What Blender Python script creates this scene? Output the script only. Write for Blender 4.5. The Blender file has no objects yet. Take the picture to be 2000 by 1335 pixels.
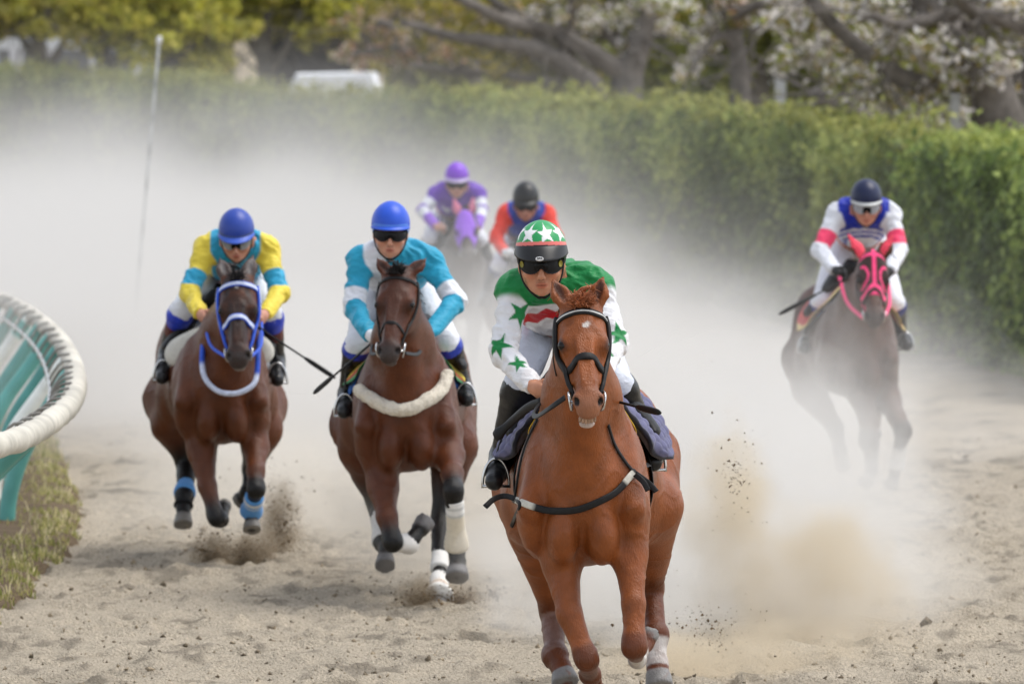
import bpy, math, random
import numpy as np
from mathutils import Vector, Matrix
from mathutils.bvhtree import BVHTree

random.seed(7)
RNG = np.random.default_rng(7)
scene = bpy.context.scene
COL = scene.collection

# ------------------------------------------------------------------ camera
F = 12040.0                    # focal length in photograph pixels (2000 wide)
CAMZ = 2.84
HOR = 220.0                    # horizon row in the photograph
PITCH = math.atan((667.5 - HOR) / F)
cam_d = bpy.data.cameras.new('camera')
cam = bpy.data.objects.new('camera', cam_d)
COL.objects.link(cam)
cam.location = (0, 0, CAMZ)
cam.rotation_euler = (math.pi / 2 - PITCH, 0, 0)
cam_d.sensor_width = 36
cam_d.lens = 36 * F / 2000
cam_d.clip_start = 0.5
cam_d.clip_end = 3000
cam_d.dof.use_dof = True
cam_d.dof.focus_distance = 27.9
cam_d.dof.aperture_fstop = 4.8
scene.camera = cam

# ------------------------------------------------------------------ sky, sun, exposure
SUN_EL, SUN_AZ = math.radians(64), math.radians(78)   # azimuth clockwise from +Y
world = bpy.data.worlds.new('World')
scene.world = world
world.use_nodes = True
wn, wl = world.node_tree.nodes, world.node_tree.links
wn.clear()
sky = wn.new('ShaderNodeTexSky')
sky.sky_type = 'NISHITA'
sky.sun_disc = False
sky.sun_elevation = SUN_EL
sky.sun_rotation = SUN_AZ
sky.air_density = 1.0
sky.dust_density = 1.5
sky.ozone_density = 1.0
hs = wn.new('ShaderNodeHueSaturation')
hs.inputs['Saturation'].default_value = 0.35
bg = wn.new('ShaderNodeBackground')
bg.inputs['Strength'].default_value = 0.15
wo = wn.new('ShaderNodeOutputWorld')
wl.new(sky.outputs[0], hs.inputs['Color'])
wl.new(hs.outputs[0], bg.inputs['Color'])
wl.new(bg.outputs[0], wo.inputs['Surface'])
sun_d = bpy.data.lights.new('sun', 'SUN')
sun_d.energy = 1.25
sun_d.angle = math.radians(34)
sun_d.color = (1.0, 0.96, 0.89)
sun = bpy.data.objects.new('sun', sun_d)
COL.objects.link(sun)
sdir = Vector((math.sin(SUN_AZ) * math.cos(SUN_EL), math.cos(SUN_AZ) * math.cos(SUN_EL), math.sin(SUN_EL)))
sun.rotation_euler = sdir.to_track_quat('Z', 'Y').to_euler()
scene.view_settings.view_transform = 'Standard'
scene.view_settings.look = 'None'
scene.view_settings.gamma = 1
scene.view_settings.exposure = 0.72
cy = scene.cycles
cy.max_bounces = 8
cy.diffuse_bounces = 3
cy.glossy_bounces = 2
cy.transmission_bounces = 4
cy.transparent_max_bounces = 8
cy.volume_bounces = 3
cy.volume_step_rate = 1.0
cy.volume_max_steps = 256
cy.use_denoising = True

# ------------------------------------------------------------------ general helpers
CP, SP = math.cos(PITCH), math.sin(PITCH)

def at(px, py, Y):
    """photo pixel at depth Y -> point in the world"""
    a = (px - 1000.0) / F
    b = (667.5 - py) / F
    dy = CP + b * SP
    dz = -SP + b * CP
    t = Y / dy
    return np.array([a * t, Y, CAMZ + dz * t])

def ground_at(px, py):
    a = (px - 1000.0) / F
    b = (667.5 - py) / F
    t = -CAMZ / (-SP + b * CP)
    return np.array([a * t, (CP + b * SP) * t, 0.0])

def tag(o, label=None, cat=None, group=None, kind=None):
    if label: o['label'] = label
    if cat: o['category'] = cat
    if group: o['group'] = group
    if kind: o['kind'] = kind
    return o

def empty(name, loc):
    o = bpy.data.objects.new(name, None)
    o.empty_display_size = 0.3
    COL.objects.link(o)
    o.location = loc
    return o

def mesh_obj(name, V, Fc, mat, parent=None, cols=None, smooth=True):
    me = bpy.data.meshes.new(name)
    V = np.asarray(V, dtype=np.float32).reshape(-1, 3)
    if isinstance(Fc, np.ndarray):
        n, k = Fc.shape
        me.vertices.add(len(V))
        me.vertices.foreach_set('co', V.ravel())
        me.loops.add(n * k)
        me.loops.foreach_set('vertex_index', Fc.astype(np.int32).ravel())
        me.polygons.add(n)
        me.polygons.foreach_set('loop_start', np.arange(0, n * k, k, dtype=np.int32))
        me.update(calc_edges=True)
        me.validate()
    else:
        me.from_pydata(V.tolist(), [], Fc)
        me.update()
    if smooth:
        me.polygons.foreach_set('use_smooth', np.ones(len(me.polygons), dtype=bool))
    if cols is not None:
        at_ = me.color_attributes.new('col', 'FLOAT_COLOR', 'POINT')
        c = np.ones((len(V), 4), dtype=np.float32)
        c[:, :3] = np.asarray(cols, dtype=np.float32)
        at_.data.foreach_set('color', c.ravel())
    if mat: me.materials.append(mat)
    o = bpy.data.objects.new(name, me)
    COL.objects.link(o)
    if parent is not None: o.parent = parent
    return o

class MB:
    """collects pieces into one mesh with a colour per vertex"""
    def __init__(self): self.V, self.F, self.C, self.n = [], [], [], 0
    def add(self, V, Fc, c=(1, 1, 1)):
        V = np.asarray(V, float).reshape(-1, 3)
        self.V.append(V)
        self.F += [tuple(i + self.n for i in f) for f in Fc]
        c = np.asarray(c, float)
        self.C.append(np.tile(c, (len(V), 1)) if c.ndim == 1 else c)
        self.n += len(V)
    def box(self, c, s, col=(1, 1, 1), rz=0):
        v = np.array([[x, y, z] for x in (-.5, .5) for y in (-.5, .5) for z in (-.5, .5)]) * np.array(s)
        if rz:
            ca, sa = math.cos(rz), math.sin(rz)
            v = np.stack([v[:, 0] * ca - v[:, 1] * sa, v[:, 0] * sa + v[:, 1] * ca, v[:, 2]], 1)
        self.add(v + np.array(c), [(0, 1, 3, 2), (4, 6, 7, 5), (0, 4, 5, 1), (2, 3, 7, 6), (0, 2, 6, 4), (1, 5, 7, 3)], col)
    def tube(self, path, r, n=8, col=(1, 1, 1), closed=False, flat=1.0, cols=None):
        P = np.asarray(path, float)
        m = len(P)
        R = np.full(m, r) if np.isscalar(r) else np.asarray(r, float)
        T = np.gradient(P, axis=0) if not closed else (np.roll(P, -1, 0) - np.roll(P, 1, 0))
        T /= np.linalg.norm(T, axis=1)[:, None] + 1e-9
        up = np.array([0, 0, 1.0]) if abs(T[0][2]) < .9 else np.array([1.0, 0, 0])
        vs = []
        A = up - T[0] * (up @ T[0]); A /= np.linalg.norm(A)
        for i in range(m):
            A = A - T[i] * (A @ T[i]); A /= np.linalg.norm(A) + 1e-9
            B = np.cross(T[i], A)
            for k in range(n):
                an = 2 * math.pi * k / n
                vs.append(P[i] + R[i] * (math.cos(an) * A + flat * math.sin(an) * B))
        fs = []
        for i in range(m if closed else m - 1):
            j = (i + 1) % m
            for k in range(n):
                k2 = (k + 1) % n
                fs.append((i * n + k, i * n + k2, j * n + k2, j * n + k))
        if not closed:
            fs.append(tuple(range(n - 1, -1, -1)))
            fs.append(tuple((m - 1) * n + k for k in range(n)))
        self.add(vs, fs, col if cols is None else np.repeat(np.asarray(cols, float), n, 0))
    def ribbon(self, P, N, w, th, col=(1, 1, 1), closed=False, stripe=None):
        """strap: flat band of width w along P with surface normals N; stripe = colour of its middle"""
        P, N = np.asarray(P, float), np.asarray(N, float)
        m = len(P)
        T = np.gradient(P, axis=0) if not closed else (np.roll(P, -1, 0) - np.roll(P, 1, 0))
        T /= np.linalg.norm(T, axis=1)[:, None] + 1e-9
        S = np.cross(T, N); S /= np.linalg.norm(S, axis=1)[:, None] + 1e-9
        prof = [(-.5, 0), (-.5, .6), (-.38, 1), (-.2, 1.1), (.2, 1.1), (.38, 1), (.5, .6), (.5, 0)]
        vs, cs = [], []
        cc = np.asarray(col, float)
        for i in range(m):
            c_i = cc if cc.ndim == 1 else cc[i]
            for (a, b) in prof:
                vs.append(P[i] + S[i] * a * w + N[i] * b * th)
                cs.append(stripe if (stripe is not None and abs(a) < .3) else c_i)
        n = len(prof)
        fs = []
        for i in range(m if closed else m - 1):
            j = (i + 1) % m
            for k in range(n):
                k2 = (k + 1) % n
                fs.append((i * n + k, j * n + k, j * n + k2, i * n + k2))
        if not closed:
            fs.append(tuple(range(n))); fs.append(tuple((m - 1) * n + k for k in range(n - 1, -1, -1)))
        self.add(vs, fs, np.array(cs))
    def build(self, name, mat, parent=None, smooth=True):
        return mesh_obj(name, np.concatenate(self.V), self.F, mat, parent, np.concatenate(self.C), smooth)

def resample(P, n):
    """Catmull-Rom through P"""
    P = np.asarray(P, float)
    if len(P) == 2:
        t = np.linspace(0, 1, n)[:, None]
        return P[0] * (1 - t) + P[1] * t
    Q = np.vstack([2 * P[0] - P[1], P, 2 * P[-1] - P[-2]])
    out = []
    m = len(P) - 1
    for u in np.linspace(0, m, n):
        i = min(int(u), m - 1); t = u - i
        a, b, c, d = Q[i], Q[i + 1], Q[i + 2], Q[i + 3]
        out.append(.5 * ((2 * b) + (c - a) * t + (2 * a - 5 * b + 4 * c - d) * t * t + (3 * b - a - 3 * c + d) * t ** 3))
    return np.array(out)

# value noise on arrays of points
_LAT = RNG.random((32, 32, 32)).astype(np.float32)
def vnoise(P, scale=1.0, oct_=1, off=0.0):
    P = np.asarray(P, dtype=np.float32) * scale + off
    out = np.zeros(len(P), dtype=np.float32); amp = 1.0; tot = 0
    for _ in range(oct_):
        i = np.floor(P).astype(int); f = P - i
        f = f * f * (3 - 2 * f)
        i0 = i % 32; i1 = (i + 1) % 32
        def g(a, b, c): return _LAT[a, b, c]
        x0, y0, z0, x1, y1, z1 = i0[:, 0], i0[:, 1], i0[:, 2], i1[:, 0], i1[:, 1], i1[:, 2]
        fx, fy, fz = f[:, 0], f[:, 1], f[:, 2]
        v = ((g(x0, y0, z0) * (1 - fx) + g(x1, y0, z0) * fx) * (1 - fy) + (g(x0, y1, z0) * (1 - fx) + g(x1, y1, z0) * fx) * fy) * (1 - fz) + \
            ((g(x0, y0, z1) * (1 - fx) + g(x1, y0, z1) * fx) * (1 - fy) + (g(x0, y1, z1) * (1 - fx) + g(x1, y1, z1) * fx) * fy) * fz
        out += amp * v; tot += amp; amp *= .5
        P = P * 2.03 + 7.7
    return out / tot * 2 - 1

# ------------------------------------------------------------------ materials
def srgb(r, g, b):
    f = lambda c: (c / 255 / 12.92) if c / 255 <= .04045 else ((c / 255 + .055) / 1.055) ** 2.4
    return np.array([f(r), f(g), f(b)])

def make_mat(name, rough=.6, base=None, noise=None, bump=None, spec=.5, sheen=0, coat=0, metallic=0, sss=0):
    """noise=(scale, amount): mottles the colour; bump=(scale, strength, distance[, stretch])"""
    m = bpy.data.materials.new(name); m.use_nodes = True
    nt = m.node_tree; nd, lk = nt.nodes, nt.links
    b = nd['Principled BSDF']
    b.inputs['Roughness'].default_value = rough
    b.inputs['Specular IOR Level'].default_value = spec
    b.inputs['Metallic'].default_value = metallic
    if sheen:
        b.inputs['Sheen Weight'].default_value = sheen
        b.inputs['Sheen Roughness'].default_value = .4
    if coat:
        b.inputs['Coat Weight'].default_value = coat
        b.inputs['Coat Roughness'].default_value = .12
    if sss:
        b.inputs['Subsurface Weight'].default_value = sss
        b.inputs['Subsurface Radius'].default_value = (.012, .005, .003)
        b.inputs['Subsurface Scale'].default_value = 1.0
    if base is None:
        a = nd.new('ShaderNodeVertexColor'); a.layer_name = 'col'
        src = a.outputs['Color']
    else:
        a = nd.new('ShaderNodeRGB'); a.outputs[0].default_value = (*base, 1)
        src = a.outputs[0]
    tc = nd.new('ShaderNodeTexCoord')
    if noise:
        nz = nd.new('ShaderNodeTexNoise'); nz.inputs['Scale'].default_value = noise[0]; nz.inputs['Detail'].default_value = 5
        lk.new(tc.outputs['Object'], nz.inputs['Vector'])
        mr = nd.new('ShaderNodeMapRange')
        mr.inputs['To Min'].default_value = 1 - noise[1]; mr.inputs['To Max'].default_value = 1 + noise[1]
        mr.inputs['From Min'].default_value = .25; mr.inputs['From Max'].default_value = .75
        lk.new(nz.outputs['Fac'], mr.inputs['Value'])
        mx = nd.new('ShaderNodeVectorMath'); mx.operation = 'SCALE'
        lk.new(src, mx.inputs[0]); lk.new(mr.outputs[0], mx.inputs['Scale'])
        src = mx.outputs[0]
    lk.new(src, b.inputs['Base Color'])
    if bump:
        nz = nd.new('ShaderNodeTexNoise'); nz.inputs['Scale'].default_value = bump[0]; nz.inputs['Detail'].default_value = 4
        if len(bump) > 3:
            mp = nd.new('ShaderNodeMapping'); mp.inputs['Scale'].default_value = bump[3]
            lk.new(tc.outputs['Object'], mp.inputs['Vector']); lk.new(mp.outputs[0], nz.inputs['Vector'])
        else:
            lk.new(tc.outputs['Object'], nz.inputs['Vector'])
        bp = nd.new('ShaderNodeBump'); bp.inputs['Strength'].default_value = bump[1]; bp.inputs['Distance'].default_value = bump[2]
        lk.new(nz.outputs['Fac'], bp.inputs['Height']); lk.new(bp.outputs[0], b.inputs['Normal'])
    return m

M_COAT = make_mat('horse_coat', .38, noise=(11, .24), bump=(150, .7, .007, (1, 1, .3)), spec=.28)
M_HAIR = make_mat('horse_hair', .5, noise=(30, .25), spec=.4)
M_SKIN = make_mat('skin', .5, noise=(35, .07), spec=.35, sss=.12)
M_SILK = make_mat('racing_silk', .5, noise=(14, .05), bump=(26, .6, .016, (1, 1, 1.7)), spec=.25, sheen=.15)
M_CLOTH = make_mat('cloth', .8, noise=(40, .1), bump=(120, .4, .004), spec=.2, sheen=.2)
M_LEATHER = make_mat('leather', .5, noise=(40, .2), bump=(70, .3, .004), spec=.22)
M_BOOT = make_mat('boot_leather', .33, noise=(20, .3), bump=(30, .35, .008), spec=.35)
M_HELMET = make_mat('helmet_shell', .38, noise=(25, .05), spec=.35)
M_LENS = make_mat('goggle_lens', .25, base=(.005, .005, .006), spec=.2)
M_METAL = make_mat('metal', .25, base=(.6, .6, .6), metallic=1)
M_FLEECE = make_mat('fleece', .95, noise=(60, .12), bump=(90, .9, .02), spec=.1, sheen=.3)
M_EYE = make_mat('horse_eye', .12, base=(.008, .005, .004), spec=.3)

# ------------------------------------------------------------------ implicit surfaces (smooth unions) -> one mesh
class Prim:
    __slots__ = ('kind', 'a', 'b', 'ra', 'rb', 'k', 'tag', 'R', 'r', 'side', 'f', 'op', 'lo', 'hi')
    def inflated(self, e):
        q = Prim()
        for s in Prim.__slots__: setattr(q, s, getattr(self, s, None))
        if q.kind == 'ell': q.r = q.r + e
        else: q.ra, q.rb = q.ra + e, q.rb + e
        q.lo, q.hi = q.lo - e, q.hi + e
        return q
    def dist(self, P):
        if self.kind == 'ell':
            Q = (P - self.a) @ self.R           # columns of R are the axes
            q1 = Q / self.r
            k0 = np.sqrt((q1 * q1).sum(-1)); q2 = q1 / self.r
            k1 = np.sqrt((q2 * q2).sum(-1)) + 1e-9
            return k0 * (k0 - 1) / k1
        ab = self.b - self.a; L2 = float(ab @ ab) + 1e-12
        pa = P - self.a
        t = np.clip((pa @ ab) / L2, 0, 1)
        q = pa - t[..., None] * ab
        rr = self.ra + (self.rb - self.ra) * t
        if self.kind == 'cone':                  # flat-ended, slightly rounded
            L = math.sqrt(L2); ax = ab / L
            h = pa @ ax
            rad = np.sqrt(np.maximum(((pa - h[..., None] * ax) ** 2).sum(-1), 0))
            r_ = self.ra + (self.rb - self.ra) * np.clip(h / L, -.2, 1.2)
            return np.maximum(rad - r_, np.maximum(-h, h - L))
        if self.side is not None:
            s = q @ self.side
            q2 = (q * q).sum(-1) - s * s + (s / self.f) ** 2
            return (np.sqrt(np.maximum(q2, 0)) - rr) * min(1.0, self.f)
        return np.sqrt((q * q).sum(-1)) - rr

def cap(a, b, ra, rb=None, k=.03, tag='', side=None, f=1.0, op=1, kind='cap'):
    p = Prim(); p.kind = kind
    p.a, p.b = np.asarray(a, float), np.asarray(b, float)
    p.ra, p.rb = ra, ra if rb is None else rb
    p.k, p.tag, p.op, p.f = k, tag, op, f
    p.side = None if side is None else np.asarray(side, float) / np.linalg.norm(side)
    p.R = p.r = None
    m = max(p.ra, p.rb) * max(1, f) * (1.3 if kind == 'cone' else 1)
    p.lo, p.hi = np.minimum(p.a, p.b) - m, np.maximum(p.a, p.b) + m
    return p

def ell(c, r, R=None, k=.03, tag='', op=1):
    p = Prim(); p.kind = 'ell'; p.a = np.asarray(c, float); p.b = None
    p.r = np.asarray(r, float) * np.ones(3); p.R = np.eye(3) if R is None else np.asarray(R, float)
    p.k, p.tag, p.op = k, tag, op
    p.ra = p.rb = p.side = None; p.f = 1
    e = np.sqrt(((p.R * p.r) ** 2).sum(1))
    p.lo, p.hi = p.a - e, p.a + e
    return p

def field_mesh(prims, h, clip=None, lo=None, hi=None):
    """naive surface nets over the smooth union of the primitives; clip(P) -> distance to intersect with"""
    adds = [p for p in prims if p.op > 0]
    if lo is None:
        lo = np.min([p.lo for p in adds], 0) - 3 * h
        hi = np.max([p.hi for p in adds], 0) + 3 * h
    n = np.ceil((hi - lo) / h).astype(int) + 1
    fld = np.full(n, .3, dtype=np.float32)
    ax = [(lo[i] + h * np.arange(n[i])) for i in range(3)]
    mk = min(.11, max(p.k for p in adds))
    for p in adds + [p for p in prims if p.op < 0]:
        m = max(p.k, mk if p.op > 0 else 0) + 3 * h
        i0 = np.maximum(np.floor((p.lo - m - lo) / h).astype(int), 0)
        i1 = np.minimum(np.ceil((p.hi + m - lo) / h).astype(int) + 1, n)
        if np.any(i1 <= i0): continue
        sl = tuple(slice(i0[i], i1[i]) for i in range(3))
        G = np.stack(np.meshgrid(ax[0][sl[0]], ax[1][sl[1]], ax[2][sl[2]], indexing='ij'), -1).astype(np.float32)
        d = p.dist(G).astype(np.float32)
        a = fld[sl]
        if p.op > 0:
            hh = np.clip(.5 + .5 * (a - d) / p.k, 0, 1)
            fld[sl] = a * (1 - hh) + d * hh - p.k * hh * (1 - hh)
        else:
            hh = np.clip(.5 - .5 * (a + d) / p.k, 0, 1)
            fld[sl] = a * (1 - hh) - d * hh + p.k * hh * (1 - hh)
    if clip is not None:
        G = np.stack(np.meshgrid(*ax, indexing='ij'), -1).astype(np.float32)
        fld = np.maximum(fld, clip(G).astype(np.float32))
    fld[0], fld[-1], fld[:, 0], fld[:, -1], fld[:, :, 0], fld[:, :, -1] = (.25,) * 6
    ins = fld < 0
    c = np.zeros(n - 1, dtype=np.int8)
    for dx in (0, 1):
        for dy in (0, 1):
            for dz in (0, 1):
                c += ins[dx:n[0] - 1 + dx, dy:n[1] - 1 + dy, dz:n[2] - 1 + dz]
    act = (c > 0) & (c < 8)
    I = np.argwhere(act)
    idx = np.full(n - 1, -1, dtype=np.int32)
    idx[act] = np.arange(len(I))
    corners = np.array([[x, y, z] for x in (0, 1) for y in (0, 1) for z in (0, 1)])
    vals = np.stack([fld[I[:, 0] + o[0], I[:, 1] + o[1], I[:, 2] + o[2]] for o in corners], 1)
    S = np.zeros((len(I), 3)); W = np.zeros(len(I))
    for e0 in range(8):
        for e1 in range(e0 + 1, 8):
            if np.abs(corners[e0] - corners[e1]).sum() != 1: continue
            v0, v1 = vals[:, e0], vals[:, e1]
            m = (v0 < 0) != (v1 < 0)
            t = np.where(m, v0 / np.where(m, v0 - v1, 1), 0)[:, None]
            S += np.where(m[:, None], corners[e0] * (1 - t) + corners[e1] * t, 0); W += m
    V = lo + h * (I + S / W[:, None])
    faces = []
    for d in range(3):
        u, v = (d + 1) % 3, (d + 2) % 3
        sl0 = [slice(1, -1)] * 3; sl1 = [slice(1, -1)] * 3
        sl0[d] = slice(0, -1); sl1[d] = slice(1, None)
        A, B = ins[tuple(sl0)], ins[tuple(sl1)]
        for flip, m in ((False, A & ~B), (True, ~A & B)):
            E = np.argwhere(m)
            if not len(E): continue
            E = E + np.array([0 if q == d else 1 for q in range(3)])
            def g(du, dv):
                q = E.copy(); q[:, u] += du; q[:, v] += dv
                return idx[q[:, 0], q[:, 1], q[:, 2]]
            Q = np.stack([g(-1, -1), g(0, -1), g(0, 0), g(-1, 0)], 1)
            faces.append(Q[:, ::-1] if flip else Q)
    Fq = np.concatenate(faces)
    Fq = Fq[(Fq >= 0).all(1)]
    return V, Fq

def smooth_mesh(V, Fq, it=2, lam=.5):
    for _ in range(it):
        acc = np.zeros_like(V); cnt = np.zeros(len(V))
        for a, b in ((0, 1), (1, 2), (2, 3), (3, 0)):
            np.add.at(acc, Fq[:, a], V[Fq[:, b]]); np.add.at(cnt, Fq[:, a], 1)
            np.add.at(acc, Fq[:, b], V[Fq[:, a]]); np.add.at(cnt, Fq[:, b], 1)
        V = V * (1 - lam) + lam * acc / np.maximum(cnt, 1)[:, None]
    return V

def vnormals(V, Fq):
    nrm = np.cross(V[Fq[:, 2]] - V[Fq[:, 0]], V[Fq[:, 3]] - V[Fq[:, 1]])
    N = np.zeros_like(V)
    for i in range(4): np.add.at(N, Fq[:, i], nrm)
    return N / (np.linalg.norm(N, axis=1)[:, None] + 1e-9)

def tag_dist(prims, V, tg):
    d = np.full(len(V), 9.0)
    for p in prims:
        if p.op > 0 and p.tag == tg:
            d = np.minimum(d, p.dist(V))
    return d

def chain_t(V, pts):
    """distance to a polyline, and the position along it in segments"""
    best = np.full(len(V), 9.0); T = np.zeros(len(V))
    for i in range(len(pts) - 1):
        a, b = pts[i], pts[i + 1]
        ab = b - a
        t = np.clip((V - a) @ ab / (ab @ ab), 0, 1)
        d = np.linalg.norm(V - a - t[:, None] * ab, axis=1)
        m = d < best
        best[m] = d[m]; T[m] = i + t[m]
    return best, T

def sstep(x, a, b):
    t = np.clip((x - a) / (b - a), 0, 1)
    return t * t * (3 - 2 * t)

def mixc(c0, c1, t):
    t = np.asarray(t)[:, None]
    return np.asarray(c0) * (1 - t) + np.asarray(c1) * t
def nrm(v):
    v = np.asarray(v, float)
    return v / np.linalg.norm(v)
def mixcv(C, c, t):
    t = np.clip(np.asarray(t, float), 0, 1)[:, None]
    return C * (1 - t) + np.asarray(c, float) * t
# ------------------------------------------------------------------ the setting
M_SAND = make_mat('sand', .95, noise=(60, .34), bump=(70, 1.0, .035), spec=.1)
M_LEAF = make_mat('leaves', .6, spec=.25)
M_BARK = make_mat('bark', .9, noise=(6, .35), bump=(14, .8, .04), spec=.15)
M_BLADE = make_mat('grass_blades', .7, spec=.2)
M_PAINT = make_mat('weathered_paint', .4, noise=(7, .12), bump=(20, .25, .01), spec=.45)
M_PAD = make_mat('rail_padding', .7, noise=(9, .22), bump=(16, .5, .015), spec=.35)
M_WALL = make_mat('plaster', .85, noise=(1.2, .12), spec=.2)
for m_ in (M_LEAF, M_BLADE):
    nt = m_.node_tree; b_ = nt.nodes['Principled BSDF']
    out = nt.nodes['Material Output']
    tl = nt.nodes.new('ShaderNodeBsdfTranslucent'); mx = nt.nodes.new('ShaderNodeMixShader'); mx.inputs[0].default_value = .35
    vc = [n for n in nt.nodes if n.type == 'VERTEX_COLOR'][0]
    nt.links.new(vc.outputs[0], tl.inputs['Color'])
    nt.links.new(b_.outputs[0], mx.inputs[1]); nt.links.new(tl.outputs[0], mx.inputs[2]); nt.links.new(mx.outputs[0], out.inputs['Surface'])

def graded(a, b, fine, lo, hi, grow=1.25):
    c = list(np.arange(a, b + 1e-6, fine))
    st = fine; x = c[-1]
    while x < hi: st *= grow; x += st; c.append(x)
    st = fine; x = c[0]; pre = []
    while x > lo: st *= grow; x -= st; pre.append(x)
    return np.array(pre[::-1] + c)
gx = graded(-3.6, 3.6, .022, -400, 400, 1.22)
gy = np.concatenate([graded(29.5, 46, .035, -20, 46, 1.25), ])
yy = gy[-1]; st = .035; ext = []
while yy < 900: st *= 1.035; yy += st; ext.append(yy)
gy = np.concatenate([gy, ext])
GX, GY = np.meshgrid(gx, gy, indexing='ij')
P2 = np.stack([GX.ravel(), GY.ravel(), np.zeros(GX.size)], 1)
_rp = np.random.default_rng(77)
PRINTS = [(_rp.uniform(-2.9, 3.4), 30.2 + 17 * _rp.random() ** 1.5, _rp.uniform(.06, .10), _rp.uniform(.025, .05)) for _ in range(90)]
def ground_h(P):
    a = vnoise(P * np.array([1, 1, 0]), 1.3, 2) * .030
    b = vnoise(P * np.array([1, .8, 0]), 4.5, 3, 3.1) * .036
    c = np.clip(vnoise(P * np.array([1, 1, 0]), 9.0, 3, 9.7) - .08, 0, 1) * .07
    d = -np.clip(vnoise(P * np.array([1, .7, 0]), 2.6, 2, 17.3) - .25, 0, 1) * .12
    pr = 0
    for (hx, hy, hr, hd) in PRINTS:
        m = (np.abs(P[:, 0] - hx) < .3) & (np.abs(P[:, 1] - hy) < .4)
        if m.any():
            q = np.hypot(P[m, 0] - hx, (P[m, 1] - hy) * .8) / hr
            z = np.zeros(len(P)); z[m] = -hd * np.exp(-q ** 4) + hd * .55 * np.exp(-((q - 1.35) / .35) ** 2)
            pr = pr + z
    return a + b + c + d + pr
hz = ground_h(P2) * (np.clip((75 - P2[:, 1]) / 20, 0, 1) * np.clip((8 - np.abs(P2[:, 0])) / 3, 0, 1))
sandc = srgb(187, 175, 156)
n1_ = vnoise(P2, 1.1, 3, 2.2); n2_ = vnoise(P2, 14, 2, 8.8)
n3_ = vnoise(P2 * np.array([1, .45, 1]), 7, 3, 4.4)
dk = sstep(n1_, .10, .55) * .30 + sstep(n2_, .40, .8) * .5 + sstep(n3_, .14, .40) * .7
GC = sandc * (1 - .55 * np.clip(dk, 0, 1))[:, None] * (1 + .10 * vnoise(P2, .5, 2, 5)[:, None])
nx_, ny_ = len(gx), len(gy)
ii, jj = np.meshgrid(np.arange(nx_ - 1), np.arange(ny_ - 1), indexing='ij')
q0 = (ii * ny_ + jj).ravel()
GF = np.stack([q0, q0 + ny_, q0 + ny_ + 1, q0 + 1], 1)
P2[:, 2] = hz
go_ = mesh_obj('sand_track', P2, GF, M_SAND, None, GC)
tag(go_, kind='structure')

def clods(name, pts, sizes, cols, mat, parent=None):
    """many small irregular lumps in one mesh"""
    rg = np.random.default_rng(11)
    octa = np.array([[1, 0, 0], [-1, 0, 0], [0, 1, 0], [0, -1, 0], [0, 0, 1], [0, 0, -1]], float)
    f0 = np.array([[0, 2, 4], [2, 1, 4], [1, 3, 4], [3, 0, 4], [2, 0, 5], [1, 2, 5], [3, 1, 5], [0, 3, 5]])
    n = len(pts)
    R = rg.normal(0, .35, (n, 6, 3)) + octa[None] * rg.uniform(.6, 1.3, (n, 1, 3))
    V = (pts[:, None] + R * sizes[:, None, None]).reshape(-1, 3)
    Fc = (f0[None] + (np.arange(n) * 6)[:, None, None]).reshape(-1, 3)
    return mesh_obj(name, V, Fc, mat, parent, np.repeat(cols, 6, 0), smooth=False)
rg = np.random.default_rng(21)
nC = 6500
cy_ = 29.8 + 24 * rg.random(nC) ** 1.8
cx_ = rg.uniform(-1, 1, nC) * (cy_ * .09 + .3)
cp = np.stack([cx_, cy_, np.zeros(nC)], 1)
cp[:, 2] = ground_h(cp)
cs_ = np.clip(rg.lognormal(math.log(.0052), .6, nC), .0025, .026)
cp[:, 2] += cs_ * .25
cc_ = srgb(176, 160, 136) * rg.uniform(.35, 1.15, (nC, 1))
tag(clods('dirt_clods', cp, cs_, cc_, M_SAND), 'small clods of dirt strewn over the sand track', 'dirt', kind='stuff')

# ------- grass verge on the inside of the track
edge_px = [(-40, 1262), (0, 1215), (40, 1176), (80, 1130), (118, 1082), (146, 1040), (150, 1005), (140, 965), (122, 925), (108, 890), (98, 862), (88, 838), (60, 800), (20, 760)]
eg = np.array([ground_at(*p) for p in edge_px])
eg = resample(eg, 120)
rows = []
for k, (dl, zz) in enumerate([(.05, -.02), (.0, .03), (-.03, .055), (-.10, .07), (-.25, .08), (-.6, .10), (-1.2, .14), (-2.5, .16), (-8, .2)]):
    r_ = eg.copy(); r_[:, 0] += dl; r_[:, 2] = zz
    r_[:, 0] += .11 * vnoise(eg, 3.2, 3, k * .08) * (1 if k < 5 else 0); r_[:, 2] += .018 * vnoise(r_, 7, 2)
    rows.append(r_)
VV = np.concatenate(rows); nr = len(rows); ne = len(eg)
FF = np.array([[a * ne + i, (a + 1) * ne + i, (a + 1) * ne + i + 1, a * ne + i + 1] for a in range(nr - 1) for i in range(ne - 1)])
vc_ = srgb(120, 104, 84) * (1 + .4 * vnoise(VV, 8, 2)[:, None])
tag(mesh_obj('verge', VV, FF, M_SAND, None, vc_), kind='structure')
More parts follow.
